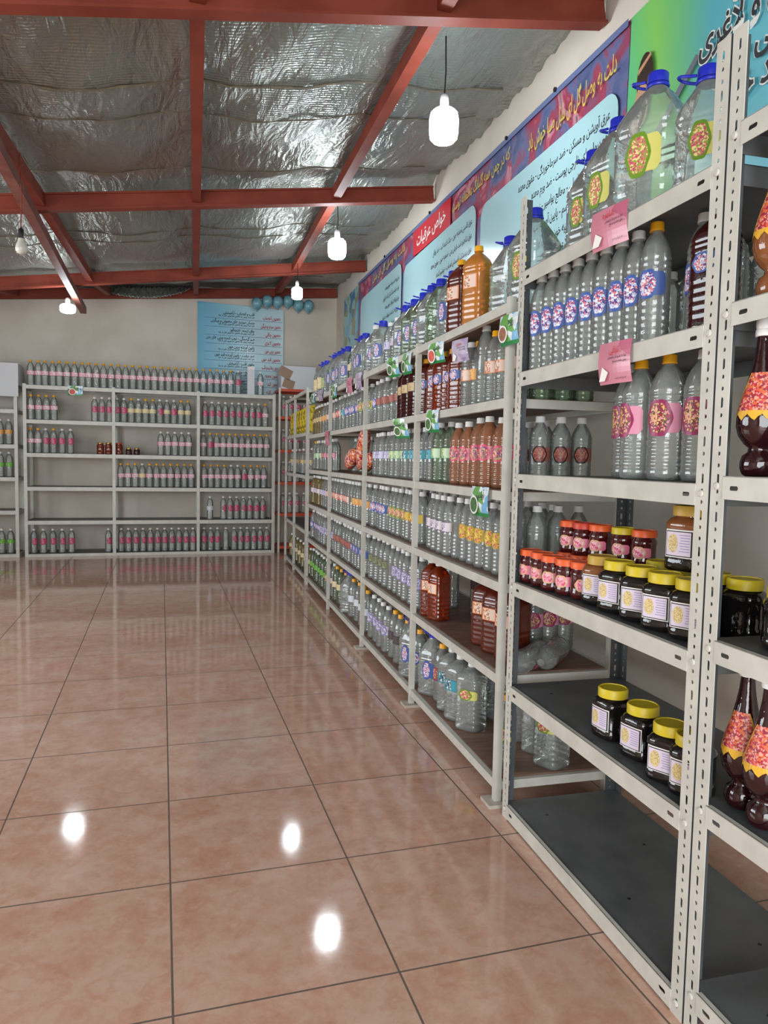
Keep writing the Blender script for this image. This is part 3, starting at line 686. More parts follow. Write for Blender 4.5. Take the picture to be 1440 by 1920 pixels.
# third white bay
bayrow(2, 5, [(2, 'jugs', c, 'capb', 'blue', 'oval'), (2, 'fat', 'green', 'capw', 'creamband', 'rect'), (2, 'jugs', c, 'capb', 'blue', 'oval'), (1, 'fat', 'gold_liq', 'capy', 'dark', 'rect'), (1, 'jugs', c, 'capw', 'blue', 'oval')], t=.1)
bayrow(2, 4, [(2, 'small', c, 'capw', 'redcream', 'rect'), (1, 'small', c, 'capw', 'teal', 'rect'), (4, 'small', c, 'capw', 'blue', 'oval'), (3, 'small', c, 'capw', 'yellowgreen', 'oval')])
bayrow(2, 3, [(3, 'small', c, 'capw', 'redcream', 'rect'), (2, 'small', c, 'capw', 'purple', 'rect')], t=.2)
bayrow(2, 3, [(4, 'small', c, 'capw', None, '')], t=.32, row=1)
bayrow(2, 2, [(6, 'small', c, 'capw', 'redcream', 'wide'), (1, 'small', c, 'capw', None, ''), (5, 'small', c, 'capw', 'orange', 'rect')])
bayrow(2, 1, [(6, 'small', c, 'capw', 'brownred', 'rect'), (5, 'small', c, 'capw', 'blue', 'rect')])
bayrow(2, 0, [(3, 'fat', 'green', 'capy', 'creamband', 'rect'), (1, 'jugs', c, 'capb', None, ''), (4, 'fat', c, 'capy', 'plainwhite', 'rect')])
# fourth white bay
bayrow(3, 5, [(2, 'jug', c, 'capb', 'creamband', 'rect'), (1, 'jugs', c, 'capb', 'green', 'rect'), (2, 'jug', c, 'capb', 'blue', 'oval'), (1, 'fat', c, 'capy', None, '')], t=.13)
bayrow(3, 4, [(4, 'small', 'gold_liq', 'capw', 'cream', 'wide'), (2, 'small', c, 'capw', 'orange', 'rect'), (3, 'small', c, 'capw', 'redcream', 'rect')])
bayrow(3, 3, [(1, 'small', c, 'capy', None, ''), (3, 'small', c, 'capw', 'green', 'rect'), (5, 'small', c, 'capw', 'magenta', 'rect')])
bayrow(3, 2, [(5, 'small', 'gold_liq', 'capw', 'purple', 'rect'), (2, 'small', c, 'capw', 'lilac', 'rect'), (3, 'small', c, 'capw', 'redcream', 'rect')])
bayrow(3, 1, [(4, 'small', c, 'capw', 'blue', 'oval'), (5, 'small', c, 'capw', 'lilac', 'oval')])
bayrow(3, 0, [(6, 'fat', 'green', 'capw', 'brightgreen', 'rect'), (2, 'fat', c, 'capw', 'peach', 'rect')])
# narrow rack in the far corner of the row
for lev, mat, cap, lk, n in ((3, c, 'capw', 'redcream', 7), (1, c, 'capw', None, 6), (2, c, 'capw', 'cream', 6), (0, 'gold_liq', 'capw', 'creamband', 7)):
    S = Shelf(['bottom', 'second-lowest', 'middle', 'upper'][lev]+' shelf of narrow corner rack', 'bottles on the narrow corner rack')
    if lev == 1: continue
    for k in range(n):
        if lev == 3: continue
        s = 6.72-(6.72-5.32)*k/(n-1)
        bottle('small', mat, cap, lk, 'rect', P(s, .08, BL2[lev]), -PI/2-TH+.6, S.nextlabel(look(mat, cap, lk, 'small'), 0), S.group)
pm = cached('pouch', lambda: G().lathe([(.05, 0, 6), (.058, .02, 6), (.056, .16, 6), (.05, .21, 7), (.046, .24, 8)], 20, squash=.55).mesh('pouch', M['goldpouch'], True))
for k in range(8):
    t = thing('honey_pouch', f'yellow packet, {ORD[k+1]} from left, upper shelf of narrow corner rack', 'packet', P(6.70-1.3*k/7, .09, BL2[3]), -PI/2-TH+.4, 'yellow packets on the narrow corner rack')
    link('packet_body', pm, t); link('seal_strip', cached('seal', lambda: G().quadbox(-.045, .045, -.004, .004, .24, .262).mesh('seal', M['lidy'])), t)
# corner rack bottles
for li, lev in enumerate((1, 2, 3, 4)):
    S = Shelf(['second-lowest', 'middle', 'fourth', 'top'][li]+' orange shelf in corner', 'bottles on the orange corner shelves')
    for k in range(4): bottle('small', c, 'capw', 'crimson', 'oval', (1.43+.09*k, 7.60, CL[lev]), .2, S.nextlabel(look(c, 'capw', 'crimson', 'small'), 0), S.group)

# back rack
def backrow(name, lev, items, z=None, y=7.58, levels=KL):
    S = Shelf(name, 'bottles on the '+name)
    for x, capc, lk in items:
        bottle('rose', c, {'y': 'capy', 'w': 'capw'}[capc], {'m': 'crimson', 'p': 'pinkband', 'c': 'creamband', 'x': 'plainwhite', 'o': 'orange', 'g': 'brightgreen', '-': None}[lk], 'oval' if lk in 'm' else 'wide', (x, y+random.uniform(-.01, .01), levels[lev]), .15+random.uniform(-.3, .3), S.nextlabel(look(c, {'y': 'capy', 'w': 'capw'}[capc], {'m': 'crimson', 'p': 'pinkband', 'c': 'creamband', 'x': 'plainwhite', 'o': 'orange', 'g': 'brightgreen', '-': None}[lk], 'small'), 0), S.group)
top = [-1.43, -1.35, -1.28, -1.2, -1.13, -1.05, -0.97, -0.89, -0.82, -0.74, -0.66, -0.58, -0.5, -0.42, -0.34, -0.26, -0.18, -0.10, -0.02, 0.06, 0.14, 0.22, 0.30, 0.38, 0.46, 0.54, 0.62, 0.70, 0.78]
backrow('back rack top', 5, [(x, 'y', 'p') for x in top]+[(.87, 'w', 'm'), (1.14, 'w', 'p')])
S_ = Shelf('back rack top, behind front bottles', 'bottles on the back rack top')
A = [(-1.43, 'y', 'p'), (-1.35, 'y', 'p'), (-1.27, 'y', 'p'), (-1.19, 'y', 'p'), (-.76, 'w', 'm'), (-.68, 'w', 'm'), (-.60, 'w', 'm'), (-.52, 'w', 'm'), (-.44, 'w', 'm'), (-.36, 'y', 'c'), (-.28, 'w', 'c'), (-.2, 'y', 'c'), (-.12, 'y', 'c'), (-.04, 'w', 'm'),
     (.04, 'w', 'c'), (.12, 'w', 'm'), (.20, 'y', 'c'), (.28, 'y', 'c'), (.48, 'w', 'm'), (.56, 'w', 'm'), (.64, 'w', 'm'), (.72, 'w', 'm'), (.8, 'w', 'm'), (.88, 'w', 'm'), (.96, 'w', 'm'), (1.04, 'w', 'm'), (1.12, 'w', 'm'), (1.20, 'y', 'p')]
backrow('upper shelf of back rack', 4, A)
B = [(-1.44, 'y', 'p'), (-1.36, 'y', 'p'), (-1.28, 'w', 'm'), (-1.20, 'y', 'm'), (-1.11, 'w', 'm'), (-1.02, 'w', 'm'), (-.03, 'w', 'p'), (.05, 'w', 'p'), (.13, 'w', 'p'), (.21, 'w', 'p'), (.29, 'w', 'p'), (.46, 'w', 'p'), (.54, 'y', 'm')]+[(.62+.075*i, 'y', 'p') for i in range(9)]
backrow('fourth shelf of back rack', 3, B)
Cc = [(-.48, 'y', 'p'), (-.40, 'y', 'p'), (-.32, 'y', 'p'), (-.24, 'w', 'c'), (-.16, 'y', 'p'), (-.08, 'y', 'p'), (0, 'y', 'p'), (.08, 'y', 'p'), (.16, 'y', 'p'), (.24, 'y', 'p'), (.32, 'y', 'p')]+[(.47+.08*i, 'y' if i not in (4, 5) else 'w', 'p' if i != 6 else 'm') for i in range(10)]
backrow('middle shelf of back rack', 2, Cc)
backrow('second-lowest shelf of back rack', 1, [(.54, 'w', 'x')]+[(.70+.08*i, 'w', 'm') for i in range(7)])
backrow('bottom shelf of back rack', 0, [(-1.42, 'w', 'm'), (-1.32, 'w', 'm'), (-1.22, 'w', 'm'), (-1.12, 'w', 'm'), (-1.02, 'w', 'm'), (-.62, 'w', 'm')]+[(-.48+.082*i, 'w', 'm') for i in range(11)]+[(.47, 'w', 'm'), (.55, 'w', 'm'), (.63, 'w', 'm'), (.73, 'w', '-')]+[(.83+.08*i, 'w', 'm') for i in range(6)])
for nm, lev, lk in (('fourth shelf of left edge rack', 3, 'o'), ('middle shelf of left edge rack', 2, 'g'), ('bottom shelf of left edge rack', 0, 'g')):
    backrow(nm, lev, [(x, 'w', lk) for x in (-2.02, -1.93, -1.84, -1.75, -1.66)], levels=LL)

# ------------------------------------------------------------ jars
def jar_body(r, h, pw, mat): return G().lathe([(r*.86, 0, pw), (r*.97, .004, pw), (r, .012, pw), (r, h*.22, pw), (r-.002, h*.24, pw), (r-.002, h*.70, pw), (r, h*.72, pw), (r*.98, h*.80, pw), (r*.86, h*.88, 3), (r*.72, h*.91, 2), (r*.72, h, 2)], 28).mesh('jar', M[mat], True, 60)
def lid_mesh(r, h, mat):
    g = G(); n = 40; b = len(g.v)
    for z, rr in ((0, r), (h-.003, r), (h, r*.95), (h, r*.88), (h-.002, r*.86)):
        for k in range(n):
            q = rr+(.0005 if (k % 2 and z < h-.001) else 0); a = 2*PI*k/n; g.v.append((q*math.cos(a), q*math.sin(a), z))
    for i in range(4):
        for k in range(n): k2 = (k+1) % n; g.f.append((i*n+k, i*n+k2, (i+1)*n+k2, (i+1)*n+k)); g.m.append(0)
    g.f.append(tuple(4*n+k for k in range(n))); g.f.append(tuple(reversed(range(n)))); g.m += [0, 0]
    return g.mesh('lid', M[mat], True, 40)
def honey_label(r, h):
    """white card with a black frame, gold bee medallion left and lilac text panel right"""
    g = G(); zc = h*.46; wa = .70; wz = h*.24; pw = 4
    def pt(a, z, o):
        c_, d_ = math.cos(a), math.sin(a); q = r*(abs(c_)**pw+abs(d_)**pw)**(-1/pw)+o; return (q*c_, q*d_, z)
    def sheet(a0, a1, z0, z1, o, mi, n=10):
        b = len(g.v)
        for i in range(n+1): a = a0+(a1-a0)*i/n; g.v.extend([pt(a, z0, o), pt(a, z1, o)])
        for i in range(n): g.f.append((b+2*i, b+2*i+2, b+2*i+3, b+2*i+1)); g.m.append(mi)
    c0 = -PI/2
    sheet(c0-wa, c0+wa, zc-wz, zc+wz, .0004, 0); sheet(c0-wa*.93, c0+wa*.93, zc-wz*.9, zc+wz*.9, .0008, 1); sheet(c0-wa*.88, c0+wa*.84, zc-wz*.83, zc+wz*.83, .0012, 3)
    b = len(g.v); n = 20; g.v.append(pt(c0-wa*.42, zc+.001, .0016))
    for k in range(n): a = 2*PI*k/n; g.v.append(pt(c0-wa*.42+wa*.36*math.cos(a), zc+.001+wz*.66*math.sin(a), .0016))
    for k in range(n): g.f.append((b, b+1+k, b+1+(k+1) % n)); g.m.append(2)
    for i in range(7):
        z = zc+wz*.6-i*wz*.19; sheet(c0+wa*(.08+.04*(i % 3)), c0+wa*.78, z, z+wz*.05, .0016, 4, 5)
    return g.mesh('label', [M['paper'], M['black'], LAB['honey'][1], LAB['honey'][2], LAB['lilac'][0]])
def honey_jar(loc, rz, label, group='black honey jars with yellow lids', lid='lidy', mat='honey', r=.0445, h=.120, lb=True):
    t = thing('honey_jar', label, 'jar', loc, rz, group)
    def jb():
        me = jar_body(r, h, 4, 'honey' if mat == 'twotone' else mat)
        if mat == 'twotone':
            me.materials.append(M['caramel'])
            for p_ in me.polygons:
                if p_.center.z > h*.68: p_.material_index = 1
        return me
    link('jar_body', cached(('hj', mat, r, h), jb), t)
    link('lid', cached(('hl', lid, r), lambda: lid_mesh(r*.86, .024, lid)), t, (0, 0, h-.010))
    if lb: link('label', cached(('hlb', r, h), lambda: honey_label(r-.001, h)), t)
def jam_jar(loc, rz, label, lid='lido', r=.034, h=.088):
    t = thing('jam_jar', label, 'jar', loc, rz, 'red jam jars')
    link('jar_body', cached(('jj', r, h), lambda: G().lathe([(r*.8, 0), (r*.96, .004), (r, .012), (r, h*.2), (r*.95, h*.26), (r*.95, h*.66), (r, h*.72), (r*.97, h*.82), (r*.86, h*.88), (r*.86, h)], 28).mesh('jar', M['jam'], True, 50)), t)
    link('lid', cached(('jl', lid, r), lambda: lid_mesh(r*.98, .019, lid)), t, (0, 0, h-.006))
    link('label', cached(('jlb', r, h), lambda: patch('oval', r*.965, 2, h*.45, .62, h*.20, .001).mesh('label', LAB['jam'])), t)
F = -PI/2-TH
z = U1L[2]
for (s, tt), w, lid, rz in zip([(.588, .055), (.512, .058), (.437, .055), (.362, .062), (.295, .075)], ['far left by the post', 'second from left', 'third from left', 'fourth from left', 'fifth from left'], ['lido']*5, [.2, .3, .6, .5, 1.0]):
    jam_jar(P(s, tt, z), F+rz, 'red jam jar with orange lid in the front row, '+w, r=.036, h=.092)
back = [(.545, .16), (.47, .165), (.40, .18), (.31, .20), (.23, .215)]
for k, (s, tt) in enumerate(back):
    jam_jar(P(s, tt+.0, z), F+.4, 'jam jar standing underneath the stacked jars, '+ORD[k+1]+' from left in lower back row', 'lido')
for k, ((s, tt), lid, nm) in enumerate(zip(back, ['lido', 'lidr', 'lido', 'lidy', 'lido'], ['with orange lid, leftmost of the raised jars', 'with red lid, second of the raised jars', 'with orange lid, middle of the raised jars', 'with yellow lid, fourth of the raised jars', 'with orange lid, rightmost of the raised jars'])):
    jam_jar(P(s-.008, tt+.004, z+.101), F+.5, 'red jam jar '+nm, lid)
fr = [(.215, .085, 'amber honey jar with dull yellow lid beside the orange-lidded jars', 'twotone', .5), (.115, .075, 'black honey jar with yellow lid, first in the row right of the amber jar', 'honey', .35), (.015, .075, 'black honey jar with yellow lid, second in that row, third-lowest steel shelf', 'honey', .55),
      (-.085, .070, 'black honey jar with yellow lid, front right below the stacked tall jar', 'honey', .45), (-.18, .075, 'black honey jar partly behind the slotted post on third-lowest shelf', 'honey', .5)]
for s, tt, lb_, mt, rz in fr: honey_jar(P(s, tt, z), F+rz, lb_, mat=mt, lid='lidd' if mt == 'twotone' else 'lidy')
for k, (s, tt) in enumerate([(.10, .19), (.0, .20), (-.10, .19), (-.19, .20)]): honey_jar(P(s, tt, z), F+.5, 'black honey jar in the back row, '+ORD[k+1]+' from left, third-lowest steel shelf', lb=False)
honey_jar(P(-.062, .15, z+.1345), F+.35, 'tall half-full honey jar stacked on top of the yellow-lidded jars', lid='lidd', mat='twotone', r=.048, h=.140, group=None)
z = U1L[1]
for s, tt, rz, lb_ in [(.135, .085, .15, 'black honey jar, left one of the pair on the second-lowest steel shelf'), (.0, .085, .25, 'black honey jar, right one of the pair on the second-lowest steel shelf'), (-.13, .07, .5, 'black honey jar with lilac label left of the slotted post, second-lowest shelf'), (-.205, .075, .5, 'black honey jar half hidden behind the slotted post, second-lowest shelf')]:
    honey_jar(P(s, tt, z), F+rz, lb_)
honey_jar(P(-.36, .17, U0L[1]), F+.4, 'black jar with yellow lid behind the front syrup bottles', lb=False)
honey_jar(P(-.43, .10, U0L[2]), F+.9, 'wide black jar with yellow lid at the right edge, third-lowest shelf', r=.052, h=.105)
honey_jar(P(-.38, .215, U0L[2]), F+.4, 'black jar with yellow lid behind the wide jar at right edge', lb=False, r=.05, h=.105)
for k, (x, r, h, mt, ld) in enumerate([(-.70, .042, .125, 'amber', 'gold'), (-.61, .042, .125, 'amber', 'gold'), (-.50, .046, .125, 'amber', 'lidr'), (-.39, .036, .07, 'wine', 'gold'), (-.30, .036, .07, 'wine', 'gold')]):
    t = thing('preserve_jar', ['amber jar, first from left on fourth shelf of back rack', 'amber jar, second from left on fourth shelf of back rack', 'amber jar behind the middle post of the back rack', 'small dark jar with gold lid, left of its pair on the back rack', 'small dark jar with gold lid, right of its pair on the back rack'][k], 'jar', (x, 7.58, KL[3]), 0, 'small jars on the back rack')
    link('jar_body', jar_body(r, h, 2.4, mt), t); link('lid', lid_mesh(r*.8, .014, ld), t, (0, 0, h-.004))

# ------------------------------------------------------------ near steel unit: bottles and jugs
z = U1L[5]
for s, tt, rz, kd, lb_ in [(.40, .12, .25, 'jugs', 'large clear jug with blue cap, leftmost of four on the near top shelf'), (.275, .12, .2, 'jug', 'large clear jug with blue handled cap, second of four on the near top shelf'),
                       (.105, .12, .5, 'jugx', 'biggest clear jug with blue handle on the near top shelf, yellow-green label'), (-.075, .13, .7, 'jugs', 'clear jug with blue handled cap beside the slotted post top')]:
    bottle(kd, 'clear', 'capb', 'yellowgreen', 'oval', P(s, tt, z), F+rz, lb_, 'handled jugs on the near top shelf', hd=True)
z = U1L[4]
S = Shelf('blue-label row, near steel unit', 'blue-labelled bottles on the near steel unit')
for k in range(8): bottle('slim', 'clear', 'capw', 'blue', 'oval', P(.575-.0675*k, .055+.004*k, z), F+.5+random.uniform(-.1, .1), 'clear bottle with blue flower label, '+ORD[k+1]+' from left on near steel unit', S.group)
bottle('tall', 'clear', 'capy', 'blue', 'oval', P(.03, .085, z), F+.45, 'clear bottle with yellow cap and blue label on the near steel unit', S.group)
bottle('tall', 'clear', 'capw', 'blue', 'oval', P(-.06, .15, z), F-.1, 'white-capped blue-label bottle right of the yellow-capped bottle, near steel unit', S.group)
bottle('small', 'clear', 'capw', 'blue', 'oval', P(-.14, .16, z), F-.5, 'white-capped blue-label bottle nearest the slotted post, near steel unit', S.group)
bottle('square', 'wine', 'capw', 'blue', 'oval', P(-.185, .085, z), F+.2, 'dark bottle with blue and red label directly behind the slotted post', None)
for k in range(5): bottle('small', 'clear', 'capw', None, '', P(.27-.09*k, .30, z), F, 'clear unlabelled bottle at the back of near upper shelf, '+ORD[k+1]+' from left', 'unlabelled bottles at the back of the near steel unit')
z = U1L[3]
for s, tt, cp, rz, lb_ in [(.13, .10, 'capw', -.1, 'clear bottle with magenta label, leftmost behind the two yellow-capped ones'), (.055, .075, 'capy', -.05, 'yellow-capped bottle with magenta label, left of the two on near shelf'),
                           (-.05, .08, 'capy', .5, 'yellow-capped bottle with large magenta medallion, right of the two'), (-.15, .10, 'capw', .4, 'white-capped magenta-label bottle beside the slotted post')]:
    bottle('mag', 'clear', cp, 'magenta', 'oval', P(s, tt, z), F+rz, lb_, 'magenta-labelled bottles on the near steel unit')
bottle('mag', 'clear', 'capw', 'magenta', 'oval', P(-.02, .20, z), F, 'white-capped magenta-label bottle behind the two yellow-capped ones', 'magenta-labelled bottles on the near steel unit')
# bottles lying and standing seen through the near unit on the welded rack
zb = BL[1]
for k, (s, tt, a) in enumerate([(.80, .22, .1), (.80, .31, .25)]):
    bottle('fat', 'clear', None, 'crimson', 'oval', P(s+.05*k, tt, zb+.046), 0, 'empty clear bottle lying on its side, '+['front', 'rear'][k]+' of the two behind the near unit', 'empty bottles lying on the rack', lay=(PI/2, 0, PI/2+a-2.6))
for k in range(3): bottle('fat', 'clear', None, 'magenta', 'oval', P(.76+.10*0, .19+.085*k, zb) if False else P(.955+.02*k, .25+.075*k, zb), F+1.2, 'capless magenta-label bottle standing beside the lying empties, '+ORD[k+1]+' from left', 'capless bottles beside the lying empties')

# syrup bottles at the right edge
def syrup(loc, rz, label, mat):
    t = thing('syrup_bottle', label, 'bottle', loc, rz, 'curvy syrup bottles on the right-edge unit')
    pr = [(.9*a_, b_) for a_, b_ in [(.024, 0), (.031, .004), (.036, .016), (.036, .028), (.032, .040), (.022, .047), (.021, .055), (.030, .062), (.042, .078), (.047, .096), (.0465, .115), (.041, .140), (.034, .165), (.027, .190), (.021, .215), (.0165, .240), (.0145, .262), (.0145, .285)]]
    link('bottle_body', cached(('sy', mat), lambda: G().lathe(pr, 32).mesh('syrup_bottle', M[mat], True, 80)), t)
    def lb():
        g = G(); n = 16; rows = [(.112, .0468), (.125, .0448), (.14, .0414), (.155, .0372), (.17, .0330), (.185, .0287), (.197, .0255)]
        for i, (zz, r) in enumerate(rows):
            wa = 1.2*math.cos((i/6)*.95)
            for k in range(n+1):
                a = -PI/2-wa+2*wa*k/n; zq = zz-(.006*math.cos(k*1.6) if i == 0 else 0); g.v.append(((r*.9+.001)*math.cos(a), (r*.9+.001)*math.sin(a), zq))
        for i in range(6):
            for k in range(n): a = i*(n+1)+k; g.f.append((a, a+1, a+n+2, a+n+1)); g.m.append(2 if i == 0 or k in (0, n-1) else 1)
        return g.mesh('label', LAB['syrup'])
    link('label', cached('sylb', lb), t)
    w = joined_text([('سازگل' if mat != 'caramel' else 'چهارگل', .016, .146, .020, .8), ('اکسیر', .011, .172, .014, .8)], M['whiteink'], t); w.location = (0, -.0400, 0); w.rotation_euler = (math.radians(-14), 0, 0)
    link('cap', cached('sycap', lambda: G().lathe([(.0165, 0), (.0172, .003), (.0168, .012), (.0155, .014), (.0162, .018), (.0162, .030), (.014, .033)], 24).mesh('cap', [M['capw']], True, 40)), t, (0, 0, .266))
syrup(P(-.39, .055, U0L[4]), F+.6, 'caramel-coloured curvy sauce bottle, highest at the right picture edge', 'caramel')
syrup(P(-.372, .055, U0L[3]), F+.6, 'dark red curvy syrup bottle standing at eye level at right edge', 'darksyrup')
syrup(P(-.366, .065, U0L[1]), F+.45, 'dark syrup bottle in front, left of the two on second-lowest shelf', 'darksyrup')
syrup(P(-.443, .050, U0L[1]), F+.5, 'dark syrup bottle cut by the right edge, second-lowest shelf', 'darksyrup')
for k, (s, tt, lv) in enumerate([(-.375, .22, 3), (-.375, .31, 3), (-.37, .22, 4), (-.37, .32, 4)]):
    bottle('small', 'clear', 'capw', None, '', P(s, tt, U0L[lv]), F, 'clear bottle just right of the slotted posts, '+['front, eye-level shelf', 'rear, eye-level shelf', 'front, upper shelf', 'rear, upper shelf'][k], 'clear bottles behind the syrup bottles')

# ------------------------------------------------------------ shelf cards
def cardmat(kind):
    if kind == 'pink': return [plain('pink_card', (190, 100, 124), .25), printed('pink_card_print', [(176, 80, 108), (190, 104, 128), (206, 134, 150)], 5, .25), M['whiteink']]
    if kind == 'green': return [plain('card_green_edge', (40, 130, 70), .25), printed('card_sky_print', [(70, 140, 200), (120, 180, 216), (206, 224, 232), (230, 238, 240), (110, 170, 90)], 16, .25), plain('card_white', (224, 232, 236), .3)]
    return [plain('lilac_card', (150, 140, 170), .25), printed('lilac_card_print', [(150, 130, 160), (170, 156, 184), (190, 180, 200)], 16, .25), M['whiteink']]
CM = {k: cardmat(k) for k in ('pink', 'green', 'lilac')}
DISH = {k: mottled('dish_'+k, a, b, 200, .6) for k, (a, b) in {'brown': ((120, 72, 50), (168, 116, 84)), 'green': ((40, 80, 40), (90, 130, 70)), 'red': ((190, 50, 50), (226, 110, 90))}.items()}
def card(s, ztop, w, h, kind, title, label, dish=None, tilt=.1, group='small product cards hung on the shelf edges', base=None):
    loc = base or P(s, -.012, ztop); rz = F if base is None else 0
    t = thing('shelf_card', label, 'sign', loc, rz, group); t.rotation_euler = (tilt*.5, 0, rz+tilt)
    g = G(); n = 8
    for i in range(n+1):
        for j in range(n+1):
            x = -w/2+w*i/n; g.v.append((x, -.006*math.sin(PI*j/n)-.004*math.sin(PI*i/n), -h*j/n))
    for i in range(n):
        for j in range(n): a = i*(n+1)+j; g.f.append((a, a+1, a+n+2, a+n+1)); g.m.append(0 if kind == 'green' and (j == n-1 or (i == 0 and j > 2)) else 1)
    o = link('card_sheet', g.mesh('card_sheet', CM[kind]), t); md = o.modifiers.new('th', 'SOLIDIFY'); md.thickness = .0006
    if kind == 'green':
        k = link('printed_dish', G().lathe([(w*.24, 0), (w*.24, .0008)], 24, mi=0).lathe([(w*.19, .0008), (w*.19, .0016)], 24, mi=1).mesh('printed_dish', [M['paper'], DISH[dish or 'green']]), t, (-w*.2, -.013, -h*.62)); k.rotation_euler = (PI/2, 0, 0)
        joined_text([(title, w*.40, -h*.36, h*.34, .7)], M['ink'], t).location = (0, -.013, 0)
    else:
        joined_text([(title, w*.22, -h*.27, h*.22, .8)], M['redink'], t).location = (0, -.0125, 0)
        ls = [('کمک به هضم غذا و آرامبخش', w*.45, -h*.40, h*.10, .60), ('مقوی معده و ضد نفخ', w*.45, -h*.50, h*.10, .60), ('مفید برای قلب و اعصاب', w*.45, -h*.90, h*.07, .6)]
        joined_text(ls, M['ink'], t, 'small_print').location = (0, -.0125, 0)
        gg = G(); gg.v = [(-w*.40, 0, -h*.92), (-w*.22, 0, -h*.92), (-w*.12, 0, -h*.72), (-w*.30, 0, -h*.58)]; gg.f = [(0, 1, 2, 3)]; gg.m = [0]
        q = link('printed_flower', gg.mesh('printed_flower', M['whiteink']), t, (0, -.0125, 0)); md = q.modifiers.new('th', 'SOLIDIFY'); md.thickness = .0004
    return t
card(.085, 1.80, .135, .095, 'pink', 'شاطره', 'pink product card hanging from the top shelf lip of the near unit', tilt=.12)
card(.035, 1.468, .12, .10, 'pink', 'نراقی', 'pink product card hanging from the blue-label bottle shelf lip', tilt=.1)
card(.665, 1.65, .115, .098, 'green', 'زیره', 'green-blue card with a dish of brown seeds beside slotted post', 'brown')
card(1.12, 1.64, .115, .085, 'lilac', 'نسترن', 'greyish pink card hanging over the rack shelf right of amber bottles', tilt=.2)
card(1.41, 1.67, .12, .085, 'green', 'خارشتر', 'green-blue card with a red fruit over the amber bottles', 'red', .25)
card(1.845, 1.685, .11, .10, 'green', 'کاسنی', 'green-blue card hanging left of the post between first two bays', 'green')
card(2.11, 1.70, .11, .10, 'green', 'شاهتره', 'darker green card, leftmost on top rail of second white bay', 'green', .3)
card(1.435, 1.39, .115, .095, 'green', 'نعنا', 'green-blue card on the shelf rail under the amber bottles', 'green', .15)
card(.87, 1.085, .14, .105, 'green', 'آویشن', 'green-blue card with a dish of herbs over yellow-label bottles', 'green', .05)
card(1.95, 1.38, .10, .10, 'green', 'بیدمشک', 'tilted pale card on the upper rail of the second white bay', 'green', .5)
card(2.92, 1.71, .12, .10, 'lilac', 'گلاب', 'lilac card on the top rail of the third white bay')
card(3.2, 1.71, .12, .10, 'pink', 'نسترن', 'pink card beside the lilac one, top rail of third white bay')
card(3.75, 1.72, .12, .10, 'green', 'پونه', 'teal card at left on the top rail of the third white bay', 'green')
card(4.02, 1.08+.31, .10, .11, 'pink', 'گل سرخ', 'pink card on the rail between the third and fourth white bays')
card(4.35, 1.73, .12, .09, 'lilac', 'زنیان', 'grey card, right one on the fourth white bay top rail')
card(4.75, 1.735, .12, .09, 'green', 'شوید', 'blue card, left one on the fourth white bay top rail', 'green')
card(0, 0, .155, .11, 'green', 'عرقیات', 'small green-blue card hanging from the back rack top rail', 'red', .0, base=(-.955, 7.485, 1.945))

# ------------------------------------------------------------ items on the far racks
t = thing('cardboard_carton', 'white carton at far left standing on the left rack', 'box', (-1.83, 7.65, LL[5]), 0)
bpy_g = G().quadbox(-.36, .29, -.17, .17, 0, .235); link('carton_body', bpy_g.mesh('carton_body', M['carton']), t)
link('carton_flap', G().quadbox(-.36, .29, -.174, -.170, -.13, .0).mesh('carton_flap', M['carton']), t)
link('top_tape', G().quadbox(-.36, .29, -.03, .03, .235, .2365).mesh('top_tape', M['tape']), t)
t = thing('carton_strip', 'tall narrow white carton standing upright on the back rack top', 'box', (1.02, 7.56, KL[5]), 0)
link('carton_body', G().quadbox(-.042, .042, -.03, .03, 0, .33).mesh('carton_body', M['carton']), t); link('lid_flap', G().quadbox(-.042, .042, -.032, -.03, .30, .335).mesh('lid_flap', M['paper']), t)
t = thing('cardboard_carton', 'white carton with brown tape in the back right corner', 'box', (1.56, 7.66, 2.03), 0)
link('carton_body', G().quadbox(-.17, .26, -.12, .2, 0, .28).mesh('carton_body', M['carton']), t)
g = G(); T = Matrix.Translation((-.13, -.122, .20)) @ Matrix.Rotation(.45, 4, 'Y'); g.quadbox(-.07, .09, -.004, 0, -.06, .06, 0, T); T = Matrix.Translation((-.08, -.122, .06)) @ Matrix.Rotation(.3, 4, 'Y'); g.quadbox(-.07, .07, -.004, 0, -.055, .055, 0, T)
link('packing_tape', g.mesh('packing_tape', M['tape']), t)
# bag of sweets on the third bay
for k, (s, tt, l, r, a, lb_) in enumerate([(3.12, .07, .17, .05, .6, 'red patterned sweet packet leaning upright in the third white bay'), (3.42, .06, .13, .055, 1.2, 'brown and orange packet lying left of the red sweet packet'), (2.95, .07, .12, .05, 1.3, 'orange sweet packet lying right in the third white bay')]):
    t = thing('sweet_packet', lb_, 'packet', P(s, tt, BL[3]), F, 'sweet packets in the third white bay')
    g = G(); g.lathe([(r*.4, -l), (r*.7, -l*.8), (r, -l*.4), (r*1.05, 0), (r, l*.4), (r*.7, l*.8), (r*.35, l)], 14, squash=.8)
    for i in range(len(g.v)): x, y, zz = g.v[i]; q = Matrix.Rotation(a, 4, 'Y') @ Vector((x*(1+.08*math.sin(i)), y, zz)); g.v[i] = (q.x, q.y, q.z+r*1.05+l*abs(math.cos(a))*.9)
    link('packet_body', g.mesh('packet_body', M['redwrap'], True, 60), t)
    q = Matrix.Rotation(a, 4, 'Y') @ Vector((0, 0, l)); link('twist_end', G().lathe([(r*.2, -.01), (r*.5, .012), (r*.55, .016)], 10).mesh('twist_end', M['redwrap'], True), t, (q.x, q.y, q.z+r*1.05+l*abs(math.cos(a))*.9))

